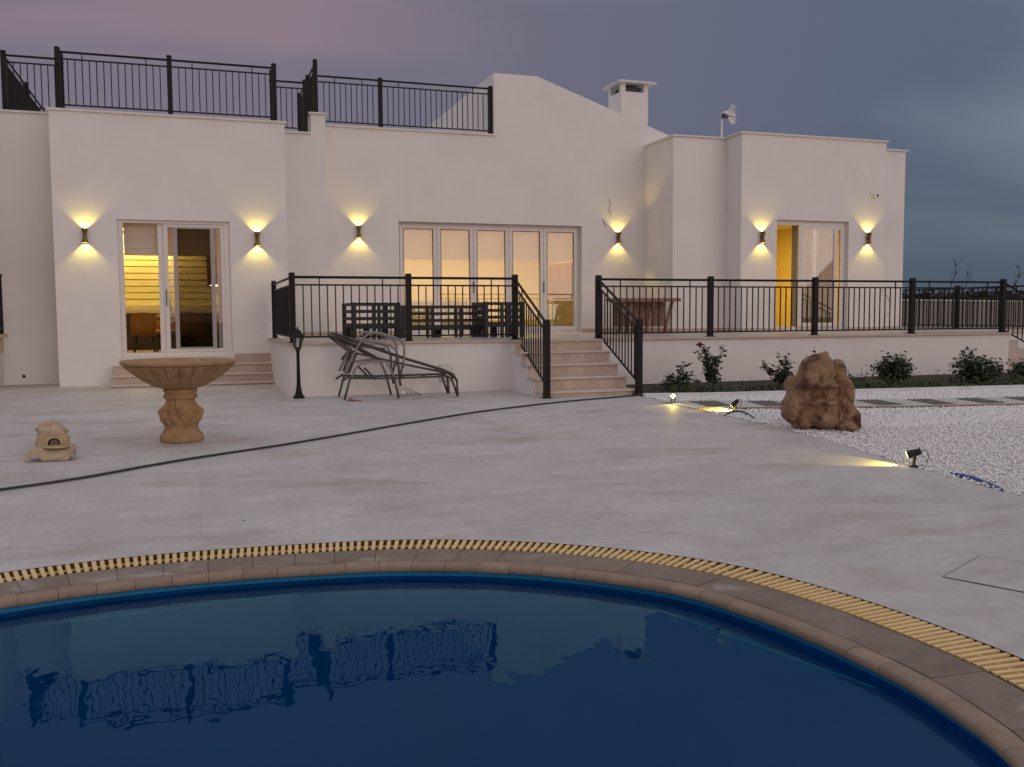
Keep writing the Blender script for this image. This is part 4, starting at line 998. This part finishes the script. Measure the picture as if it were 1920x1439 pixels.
# ------------------------------------------------------------------ slatted terrace seats
def slat_seat(lab, x0, x1, y0, y1, hb, rows=4, mid=1, group='slatted dark seats on the terrace'):
    t = empty('slatted_seat', ((x0+x1)/2, (y0+y1)/2, ZT), lab, 'seat', group)
    def bx(nm, *a): mb = MB(); mb.box(*a); return mb.build(nm, 'slat', t)
    zt = ZT+hb; wp = .07
    for x in (x0, x1-wp):
        bx('leg', x, x+wp, y0, y0+wp, ZT, zt); bx('leg', x, x+wp, y1-wp, y1, ZT, zt)
    for k in range(mid):
        xm = x0+(x1-x0)*(k+1)/(mid+1)
        bx('support', xm-.075, xm-.02, y0+.004, y0+.055, ZT, zt-.01); bx('support', xm+.02, xm+.075, y0+.004, y0+.055, ZT, zt-.01)
    sp = .125
    for k in range(rows):
        z = zt-.062-sp*k; h_ = .058 if k < rows-1 else .07
        bx('slat', x0+wp, x1-wp, y0+.006, y0+.032, z, z+h_)
        bx('slat', x0+.006, x0+.032, y0+wp, y1-wp, z, z+h_); bx('slat', x1-.032, x1-.006, y0+wp, y1-wp, z, z+h_)
    zs = zt-.062-sp*(rows-1)-.002
    n = 5
    for k in range(n):
        y = y0+.08+(y1-y0-.16)*k/(n-1); bx('seat_board', x0+.04, x1-.04, y-.05, y+.05, zs-.024, zs)
    for k in range(3):
        x = x0+.08+(x1-x0-.16)*k/2; bx('block', x-.055, x+.055, y1-.2, y1-.09, ZT, zs-.025)
    return t
xa0 = PY(664,600,16.35).x; xa1 = PY(751,600,16.35).x
slat_seat('dark slatted terrace armchair nearest the lantern corner of the terrace', xa0-.03, xa1, 16.35, 17.55, .645, 4, 1)
xb0 = PY(753,600,17.0).x; xb1 = PY(912,600,17.0).x
slat_seat('long low dark slatted bench in front of the folding door', xb0, xb1, 17.0, 17.7, .60, 4, 2)
xc0 = PY(909,600,16.45).x; xc1 = PY(984,600,16.45).x
slat_seat('dark slatted terrace armchair beside the top of the garden steps', xc0, xc1, 16.45, 17.3, .655, 4, 1)

# ------------------------------------------------------------------ console table
ya = 19.35; tl = PY(1142,563,ya); tr = PY(1277,560,ya)
t = empty('console_table', ((tl.x+tr.x)/2, ya+.2, ZT), 'brown wooden console table with splayed legs against the terrace wall', 'table')
x0, x1 = tl.x, min(tr.x, XCL-.02); zt = ZT+.76
x1 = XCL-.03 if tr.x > XCL else tr.x
YTB = 18.35; x0 = PY(1142,563,YTB+.3).x; x1 = PY(1277,560,YTB).x
mb = MB(); mb.box(x0, x1, YTB, YTB+.48, zt-.07, zt); mb.build('table_top', 'wood', t, bevel=.008)
for a, b in ((x0+.30, x0+.12), (x0+.46, x0+.32), (x1-.62, x1-.80), (x1-.16, x1-.36)):
    mb = MB(); mb.bar((a,YTB+.1,zt-.07),(b,YTB+.1,ZT+.0),.055); mb.build('leg', 'wood', t)
mb = MB(); mb.box(x0+.15, x1-.2, YTB+.40, YTB+.43, zt-.62, zt-.075); mb.build('back_panel', 'wood', t)

# ------------------------------------------------------------------ stone basin (fountain bowl)
bx_, by_ = G(340,832).x, 10.02
bx_ = PY(339,760,by_).x; zb = ZG
t = empty('stone_basin', (bx_, by_, zb), 'fluted sandstone bowl on a carved baluster pedestal', 'fountain')
def leaf(r, z, th):
    if .17 < z < .52:
        k = math.exp(-((z-.30)/.10)**2); a = math.cos(4*th+.3)
        r += .012*k*a + .017*math.sin(12*th+z*26)*math.exp(-((z-.27)/.09)**2) + .013*math.cos(8*th-z*40)*k
        r += .024*max(0, math.cos(4*th+3.4))*math.exp(-((z-.455)/.03)**2)
        r += -.026*math.exp(-((math.sin(2*th+.9))/.22)**2)*math.exp(-((z-.36)/.07)**2)
    return r
prof = [(.205,0),(.212,.015),(.212,.05),(.198,.075),(.176,.105),(.162,.135),(.160,.150),(.168,.156),(.168,.166),(.160,.172)]
prof += [(.165+.030*math.sin(math.pi*min(1,k/14)), .172+.012*k) for k in range(1, 12)]
prof += [(.192-.058*(k/9)**.8, .304+.012*k) for k in range(1, 10)]
prof += [(.136,.42),(.146,.430),(.160,.440),(.166,.452),(.164,.468),(.150,.478),(.150,.490),(.162,.500),(.164,.520),(.155,.532)]
mb = MB(); mb.lathe(prof, (bx_,by_,zb), 96, leaf); autosmooth(mb.build('pedestal', 'sand', t), 50)
def flute(r, z, th):
    if .54 < z < .765: 
        f = abs(math.cos(11*th)); k = min(1, (r-.13)/.12)*min(1, (.772-z)/.02)
        return r*(1+.10*k*(f**.55-.75))
    return r
bp = [(.145,.533)]+[(.155+.375*u**.85, .535+.235*u**1.3) for u in [k/16 for k in range(1, 17)]]
bp += [(.524,.772),(.524,.777),(.550,.779),(.560,.790),(.562,.812),(.552,.822),(.520,.824),(.500,.812),(.42,.745),(.3,.69),(.12,.665),(.01,.66)]
mb = MB(); mb.lathe(bp, (bx_,by_,zb), 264, flute); autosmooth(mb.build('bowl', 'sand', t), 62); settle(t)

# fallen pieces
fx_, fy_ = PY(101,826,9.28).x, 9.38
t = empty('fallen_pedestal', (fx_, fy_, ZG), 'toppled carved stone pedestal lying with its round end forward', 'stone piece')
mb = MB(); vs = []; n = 40
lp = [(.05,0),(.13,.0),(.138,.012),(.138,.035),(.122,.05),(.118,.10),(.128,.16),(.142,.22),(.135,.28),(.115,.34),(.10,.42),(.02,.44)]
for r_, y_ in lp:
    for k in range(n):
        th = 2*math.pi*k/n; rr_ = r_*(1+.10*math.cos(5*th+1)*(1 if .08 < y_ < .40 else 0)+.05*math.sin(9*th+y_*30)*(1 if .12 < y_ < .42 else 0))
        vs.append((fx_+rr_*math.cos(th)-.18*y_, fy_-.10+y_, ZG+.138+rr_*math.sin(th)+.10*y_))
fs = [(i*n+k, i*n+(k+1)%n, (i+1)*n+(k+1)%n, (i+1)*n+k)[::-1] for i in range(len(lp)-1) for k in range(n)]+[tuple((len(lp)-1)*n+k for k in range(n))]
mb.add(vs, fs); autosmooth(mb.build('shaft', 'sand2', t), 45)
mb = MB(); mb.tube([(fx_,fy_-.098,ZG+.138),(fx_,fy_-.04,ZG+.138)], .036, 14); mb.build('socket', 'grout', t)
mb = MB()
for k in range(5):
    a = .3+k*.55; c_ = Vector((fx_-.07+.10*math.cos(a), fy_+.24, ZG+.19+.10*math.sin(a)))
    mb.lathe([(.012,-.04),(.03,-.028),(.05,0),(.028,.022),(.01,.05)], c_, 10, lambda r_, z_, th: r_*(1+.35*math.cos(3*th+k)))
autosmooth(mb.build('carved_leaf', 'sand2', t), 50); settle(t); t.scale.z *= .88
sx_, sy_ = PY(97,850,9.05).x, 9.06
t = empty('broken_bowl_shard', (sx_, sy_, ZG), 'broken wavy-edged shard of a sandstone bowl lying on the patio', 'stone piece')
nu, nv = 28, 10; vs = []
for lay in (0, 1):
    for i in range(nu+1):
        u = -1+2*i/nu
        for j in range(nv+1):
            v = j/nv
            arch = .10*max(0, 1-(abs(u+.62)/.30)**2)*(1-v) + .11*max(0, 1-(abs(u-.86)/.16)**2)*(1-v*.6)
            x = .205*u*(1-.12*v); y = -.10+.22*v; z = .005+arch*.55+.085*math.sin(v*math.pi/2)*(1-.15*u*u)
            vs.append((sx_+x, sy_+y, ZG+z+lay*.022))
m_ = (nu+1)*(nv+1); idx = lambda l, i, j: l*m_+i*(nv+1)+j
fs = [(idx(1,i,j),idx(1,i+1,j),idx(1,i+1,j+1),idx(1,i,j+1)) for i in range(nu) for j in range(nv)]+[(idx(0,i,j),idx(0,i,j+1),idx(0,i+1,j+1),idx(0,i+1,j)) for i in range(nu) for j in range(nv)]
fs += [(idx(0,i,0),idx(0,i+1,0),idx(1,i+1,0),idx(1,i,0)) for i in range(nu)]+[(idx(0,i,nv),idx(1,i,nv),idx(1,i+1,nv),idx(0,i+1,nv)) for i in range(nu)]
fs += [(idx(0,0,j),idx(1,0,j),idx(1,0,j+1),idx(0,0,j+1)) for j in range(nv)]+[(idx(0,nu,j),idx(0,nu,j+1),idx(1,nu,j+1),idx(1,nu,j)) for j in range(nv)]
mb = MB(); mb.add(vs, fs); autosmooth(mb.build('shell', 'sand2', t), 40)
mb = MB(); mb.lathe([(.10,0),(.11,.008),(.10,.014),(.07,.006),(.02,.004)], (sx_+.03,sy_+.07,ZG+.10), 24); mb.build('broken_rim', 'sand2', t, smooth=True); settle(t)

# ------------------------------------------------------------------ hose
hp = [onto3(G(*q)+Vector((0,0,.014))) for q in [(-260,955),(-120,940),(0,922),(150,900),(340,866),(560,832),(760,797),(900,774),(1050,756),(1150,747),(1197,743)]]
Q_ = []
for i in range(len(hp)-1):
    p0, p1, p2, p3 = hp[max(i-1,0)], hp[i], hp[i+1], hp[min(i+2,len(hp)-1)]
    for j in range(10):
        u = j/10; Q_.append(.5*((2*p1)+(p2-p0)*u+(2*p0-5*p1+4*p2-p3)*u*u+(3*p1-p0-3*p2+p3)*u**3))
Q_.append(hp[-1])
mb = MB(); mb.tube(Q_, .0115, 8); tag(mb.build('garden_hose', 'hosem', smooth=True), 'thin black hose running across the patio to the steps', 'hose')

r = np.random.RandomState(77); mb = MB()
for k in range(30):
    px_, py_ = r.uniform(0, 1650), r.uniform(760, 1000); p = onto3(G(px_, py_)); a = r.uniform(0, 6.28); l_ = r.uniform(.006, .022); w_ = r.uniform(.002, .006)
    u = Vector((math.cos(a), math.sin(a), 0))*l_; v = Vector((-math.sin(a), math.cos(a), 0))*w_; h_ = Vector((0, 0, r.uniform(.002, .008)))
    z_ = Vector((0, 0, .002)); mb.add([p-u+z_, p-v+h_+z_, p+u+z_, p+v+h_+z_], [(0,1,2,3)])
tag(mb.build('leaf_litter', 'debris2'), 'scattered dry leaf bits and dirt specks on the patio', 'litter', kind='stuff')
# ------------------------------------------------------------------ boulder
rc = G(1548,806); rc = Vector((rc.x, 8.55, ZG)); 
RX = lambda px, Y=8.35: PY(px, 740, Y).x
def rp(px, py, dy=0): v = PY(px, py, 8.30); return Vector((v.x, 8.45+dy, v.z))
mb_ = bmesh.new()
def blob(px, py, rw, rh, rd, dy=0, rot=0):
    c_ = rp(px, py, dy); k_ = 1/1753*8.3*1.18
    m4 = Matrix.Translation(c_) @ Matrix.Rotation(rot, 4, 'Y') @ Matrix.Diagonal((rw*k_, rd*k_, rh*k_, 1))
    bmesh.ops.create_icosphere(mb_, subdivisions=3, radius=1, matrix=m4)
for a in ((1546,742,44,62,34,.10,0),(1545,780,52,38,36,.06,0),(1534,702,37,40,40,.02,.0),(1540,684,28,24,32,.03,.0),(1552,668,10,9,14,.03,0),(1577,700,20,27,34,.06,.3),(1536,724,35,12,42,-.07,.04),(1512,716,20,24,36,0,.2),(1538,756,29,13,42,-.06,-.05),(1545,745,34,22,30,.06,0),
          (1489,768,15,33,30,.07,.10),(1496,726,11,24,30,.08,.15),(1506,752,14,36,34,.08,.1),(1590,735,22,34,38,.05,-.12),(1584,762,26,26,34,.05,0),(1536,788,30,23,42,-.03,0),(1576,802,24,15,46,-.10,.06),(1560,800,34,20,36,.05,0),(1604,790,15,34,30,-.01,-.06),(1590,784,24,36,32,.05,0),(1508,796,18,18,34,.05,0)):
    blob(*a)
me = bpy.data.meshes.new('boulder'); mb_.to_mesh(me); mb_.free(); me.materials.append(M['rock'])
for v in me.vertices: v.co -= rc
rock = link('boulder', me, None, rc); tag(rock, 'big weathered brown boulder with ledges and holes standing on the white gravel', 'boulder')
rm = rock.modifiers.new('r', 'REMESH'); rm.mode = 'VOXEL'; rm.voxel_size = .009; rm.use_smooth_shade = True
def tex(name, sz, depth=3, kind='CLOUDS', **k):
    tx_ = bpy.data.textures.new(name, kind)
    if hasattr(tx_, 'noise_scale'): tx_.noise_scale = sz
    for a, b in k.items(): setattr(tx_, a, b)
    return tx_
for nm, sz, st_, mid, kind, kw in (('rk1', .26, .075, .5, 'CLOUDS', {}), ('rk2', .20, .050, .35, 'VORONOI', {'weight_1': -1.0, 'weight_2': 1.0}), ('rk3', .09, .018, .4, 'VORONOI', {'weight_1': -1.0, 'weight_2': 1.0}),
        ('rk4', .08, .020, .5, 'CLOUDS', {}), ('rk5', .03, .009, .5, 'CLOUDS', {})):
    dm_ = rock.modifiers.new(nm, 'DISPLACE'); dm_.texture = tex(nm, sz, kind=kind, **kw); dm_.strength = st_; dm_.mid_level = mid; dm_.texture_coords = 'LOCAL'

settle(rock); rock.location.x += .09; rock.scale.x *= .94
# ------------------------------------------------------------------ garden spotlights, pipes
def gspot(px, py, aim, lab, e, ang=70, up=.0, face=0):
    p = G(px, py); t = empty('garden_spotlight', (p.x, p.y, ZG), lab, 'spotlight', 'low garden spotlights on the gravel edge')
    d = Vector(aim).normalized(); h = Vector((p.x, p.y, ZG+.115+up))
    mb = MB(); mb.tube([h-d*.055, h+d*.05], [.026,.034], 16); mb.build('lamp_head', 'black', t)
    mb = MB(); mb.tube([h+d*.0505, h+d*.053], .029, 16); mb.build('lens', 'led', t)
    mb = MB(); s_ = d.cross(Vector((0,0,1))).normalized()
    for k in (-1, 1): mb.bar(h+s_*.03*k-d*.01, Vector((p.x,p.y,ZG+.01))+s_*.022*k, .008, .02)
    mb.box(p.x-.03, p.x+.03, p.y-.02, p.y+.02, ZG-.01, ZG+.012); mb.build('bracket', 'black', t)
    mb = MB(); mb.tube([h-d*.055, h-d*.10+Vector((0,0,-.01)), h-d*.12+Vector((0,0,-.06)), Vector((p.x,p.y,ZG+.0))-d*.10], .004, 6); mb.build('cable', 'black', t)
    spot(t, h+d*.062, d, e, ang, .5); settle(t); return t
gspot(1262, 757, (-.55,-1.0,-.10), 'small lit garden spotlight at the corner of the kerb, facing the pool', 5, 120)
gspot(1378, 773, (-.45,.55,-.75), 'small lit garden spotlight washing the gravel beside the path', 30, 110)
gspot(1713, 876, (-.64,.77,-.36), 'small black garden spotlight shining across the patio edge', 22, 70)
bp_ = [onto3(q) for q in (G(1783,888)+Vector((0,0,-.005)), G(1815,896)+Vector((0,0,.012)), G(1845,906)+Vector((0,0,.014)), G(1880,920)+Vector((0,0,-.004)))]
mb = MB(); mb.tube([bp_[0]*(1-u)**3+bp_[1]*3*u*(1-u)**2+bp_[2]*3*u*u*(1-u)+bp_[3]*u**3 for u in [k/14 for k in range(15)]], .019, 10); tag(mb.build('blue_pipe', 'bluepipe', smooth=True), 'short length of blue plastic pipe half buried in the gravel edge', 'pipe')
bp_ = [onto3(q) for q in (G(1358,781)+Vector((0,0,.0)), G(1375,772)+Vector((0,0,.05)), G(1400,775)+Vector((0,0,.03)), G(1418,789)+Vector((0,0,.0)))]
mb = MB(); mb.tube([bp_[0]*(1-u)**3+bp_[1]*3*u*(1-u)**2+bp_[2]*3*u*u*(1-u)+bp_[3]*u**3 for u in [k/14 for k in range(15)]], .013, 8); tag(mb.build('black_pipe', 'hosem', smooth=True), 'black irrigation pipe arching out of the lit gravel', 'pipe')

# ------------------------------------------------------------------ planting
def leafquads(mb, c, n, spread, size, r, flat=.5):
    for _ in range(n):
        p = Vector(c)+Vector((r.normal(0,spread[0]), r.normal(0,spread[1]), r.normal(0,spread[2])))
        a = r.uniform(0, 6.28); tl_ = r.uniform(-.7, .7); s = size*r.uniform(.6, 1.3)
        u = Vector((math.cos(a), math.sin(a), tl_)).normalized()*s; v = u.cross(Vector((r.normal(),r.normal(),1+r.uniform()))).normalized()*s*.42; w_ = u.cross(v).normalized()*s*.18
        mb.add([p-u*.5, p+v*.9-u*.05+w_, p+u*.6, p-v*.9-u*.05+w_, p+u*.05], [(0,4,1),(1,4,2),(0,3,4),(3,2,4)])
def rose(lab, px, base_y, pts, Y, seed, dens=26, size=.05, bush=None, flowers=()):
    dens = int(dens*1.5); size *= 1.15; bush = [(a, b_, c, d, int(e*1.7)) for a, b_, c, d, e in bush] if bush else None
    """pts: photo points the canes lead to"""
    r = np.random.RandomState(seed); b = PY(px, base_y, Y); b.z = .012; t = empty('rose_bush', b, lab, 'rose bush', 'rose bushes along the terrace wall')
    ms = MB(); ml = MB()
    for q in pts:
        e = PY(*q, Y); e.y += r.uniform(-.12, .12); m1 = b.lerp(e, .5)+Vector((r.uniform(-.05,.05), r.uniform(-.05,.05), .03))
        C = [b*(1-u)**2+m1*2*u*(1-u)+e*u*u for u in [k/7 for k in range(8)]]
        ms.tube(C, [.009-.0008*k for k in range(8)], 5)
        for k in range(2, 8):
            leafquads(ml, C[k], int(dens/5), (.045,.045,.035), size, r)
            if r.rand() < .7:
                q2 = C[k]+Vector((r.uniform(-.10,.10), r.uniform(-.1,.1), r.uniform(0,.07))); ms.tube([C[k], q2], .003, 4); leafquads(ml, q2, int(dens/6), (.03,.03,.02), size, r)
    if bush:
        for (x_, y_, w_, h_, n_) in bush:
            c_ = PY(x_, y_, Y); leafquads(ml, c_, n_, (w_, .13, h_), size, r)
    ms.build('stems', 'stem', t); ml.build('foliage', 'leaf', t)
    for (x_, y_, m, s_) in flowers:
        c_ = PY(x_, y_, Y-.12); mb = MB()
        for k in range(12):
            a = k*2.4; rr_ = s_*(.25+.75*k/12); tl_ = .9-.75*k/12
            d_ = Vector((math.cos(a), math.sin(a), 0)); p_ = c_+d_*rr_*.5
            n_ = Vector((-d_.y, d_.x, 0)); w_ = s_*.55
            mb.add([c_+Vector((0,0,-s_*.5)), p_-n_*w_*.5+Vector((0,0,s_*.3*tl_)), p_+d_*w_*.2+Vector((0,0,s_*(.6*tl_))), p_+n_*w_*.5+Vector((0,0,s_*.3*tl_))], [(0,1,2,3)])
        mb.build('flower', m, t)
    return t
rose('small leafy rose bush at the foot of the garden steps', 1266, 734, [(1243,722),(1258,706),(1275,684),(1283,700),(1286,716)], 13.6, 11, 26, .052, [(1264,722,.10,.05,90)])
rose('tall thin rose bush carrying one dark red bloom', 1334, 736, [(1313,652),(1322,660),(1352,655),(1330,680),(1347,672),(1340,700)], 13.6, 12, 30, .058, None, [(1312,647,'red',.095)])
rose('slim rose bush beside the boulder', 1468, 728, [(1445,690),(1475,672),(1480,680),(1458,700),(1476,700)], 13.3, 13, 30, .058, [(1470,708,.08,.09,90)])
rose('rose bush hidden behind the boulder with one dark bud above it', 1560, 720, [(1527,662),(1618,708),(1612,712),(1560,690)], 13.2, 14, 10, .045, None, [(1527,660,'darkbud',.055)])
rose('dense rounded rose bush growing between the boulder and the white-flowered one', 1680, 722, [(1650,688),(1665,676),(1690,672),(1714,690),(1660,700),(1700,680)], 13.1, 15, 22, .055, [(1674,700,.14,.11,420),(1676,685,.10,.08,160)])
rose('wide dense rose bush with two white flowers', 1832, 720, [(1798,664),(1805,658),(1835,672),(1850,676),(1872,694),(1800,690)], 13.0, 16, 24, .055, [(1830,700,.19,.11,560),(1815,682,.10,.08,140),(1855,690,.10,.08,140)], [(1844,690,'white',.06),(1852,708,'white',.06)])
rose('rose bush at the foot of the side steps', 1925, 716, [(1902,690),(1910,682),(1940,680),(1930,690)], 13.0, 17, 22, .055, [(1922,694,.14,.08,260)])
r = np.random.RandomState(9); mb = MB()
for k in range(900):
    x = r.uniform(6.75, 16.3); dn = .5+.5*math.sin(x*1.9)+.35*math.sin(x*4.3+1)
    if r.rand() > .35+.5*dn: continue
    yk = lerp_poly(KN, x)+.14+abs(r.normal(0, .35)); yk = min(yk, 14.7)
    hgt = r.uniform(.04, .13)*(.7+.6*max(0, dn))
    leafquads(mb, (x, yk, hgt*.5+.01+zgr(yk)-ZG), 5, (.06,.06,hgt*.35), .055, r)
    if r.rand() < .4:
        p_ = Vector((x,yk,.01+zgr(yk)-ZG)); mb.tube([p_, p_+Vector((r.uniform(-.06,.06), r.uniform(-.05,.05), hgt*1.5+.03))], .003, 3, False)
tag(mb.build('ground_cover', 'weed'), 'low green weeds covering the soil bed along the terrace wall', 'weeds', kind='stuff')

# ------------------------------------------------------------------ beyond the terrace
bw = empty('boundary_wall', (24, 30, -.1), 'long pale rendered boundary wall behind the end of the terrace', 'wall')
w0 = (17.0, 29.0); w1 = (60.0, 43.0); d_ = Vector((w1[0]-w0[0], w1[1]-w0[1], 0)).normalized(); nrm = Vector((-d_.y, d_.x, 0))*.1
def strip(mb, h0, h1, th, z0a=-.1, z0b=-.1):
    a = Vector((*w0, 0)); b = Vector((*w1, 0)); k = nrm*th
    mb.add([a-k+Vector((0,0,z0a)), b-k+Vector((0,0,z0b)), b+k+Vector((0,0,z0b)), a+k+Vector((0,0,z0a)), a-k+Vector((0,0,h0)), b-k+Vector((0,0,h1)), b+k+Vector((0,0,h1)), a+k+Vector((0,0,h0))],
       [(3,2,1,0),(4,5,6,7),(0,1,5,4),(1,2,6,5),(2,3,7,6),(3,0,4,7)])
mb = MB(); strip(mb, 1.78, 1.72, 1); mb.build('wall_face', 'bwall', bw)
mb = MB(); strip(mb, 1.84, 1.78, 1.25, 1.781, 1.721); mb.build('coping', 'cap', bw)
r = np.random.RandomState(21)
n = 34000; u = r.rand(n); xx = 10+80*u; yy = 46+r.uniform(0, 16, n)+.22*xx
hh = 2.35+.45*np.sin(xx*.31)+.45*np.sin(xx*.83+2)+.25*np.sin(xx*2.1)
zz = hh*np.power(r.rand(n), .55)-.1
ss = r.uniform(.18, .55, n)
V = r.normal(0, 1, (n,3,3)); V /= np.linalg.norm(V, axis=2, keepdims=True); V *= ss[:,None,None]
P = (np.stack([xx,yy,zz], -1)[:,None,:]+V).reshape(-1,3)
me = bpy.data.meshes.new('scrub'); me.from_pydata(P.tolist(), [], [(3*i,3*i+1,3*i+2) for i in range(n)]); me.materials.append(M['scrub'])
tag(link('scrub', me), 'dark scrub thicket along the skyline behind the boundary wall', 'scrub', kind='stuff')
def baretree(px, lab, X_, h, seed):
    r = np.random.RandomState(seed); y_ = 38.0; b = PY(px, 590, y_); b.z = -.1; t = empty('bare_sapling', b, lab, 'sapling', 'thin bare saplings on the skyline')
    mb = MB(); mt = MB()
    top = b+Vector((r.uniform(-.2,.6), 0, h)); C = [b.lerp(top, k/8)+Vector((.12*math.sin(k), .1*math.cos(k*1.3), 0)) for k in range(9)]
    mb.tube(C, [.05-.005*k for k in range(9)], 5); mb.build('trunk', 'bark', t)
    for k in range(3, 9):
        for s_ in range(4):
            d_ = Vector((r.uniform(-1,1), r.uniform(-.5,.5), r.uniform(.5,1.3)))*r.uniform(.2,.6); mt.tube([C[k], C[k]+d_*.6, C[k]+d_], [.014,.009,.004], 4)
            leafquads(mt, C[k]+d_, 1, (.05,.05,.05), .07, r)
    tag(mt.build('twigs', 'bark', t), kind='stuff')
baretree(1783, 'thin bare sapling leaning over the skyline behind the terrace end', 0, 3.7, 31)
baretree(1806, 'shorter thin bare sapling beside the leaning one on the skyline', 0, 3.2, 33)
baretree(1898, 'faint bare sapling on the skyline past the last railing post', 0, 3.6, 35)

# ------------------------------------------------------------------ render settings
S.render.engine = 'CYCLES'
S.cycles.transparent_max_bounces = 24; S.cycles.max_bounces = 8
S.cycles.sample_clamp_indirect = 6
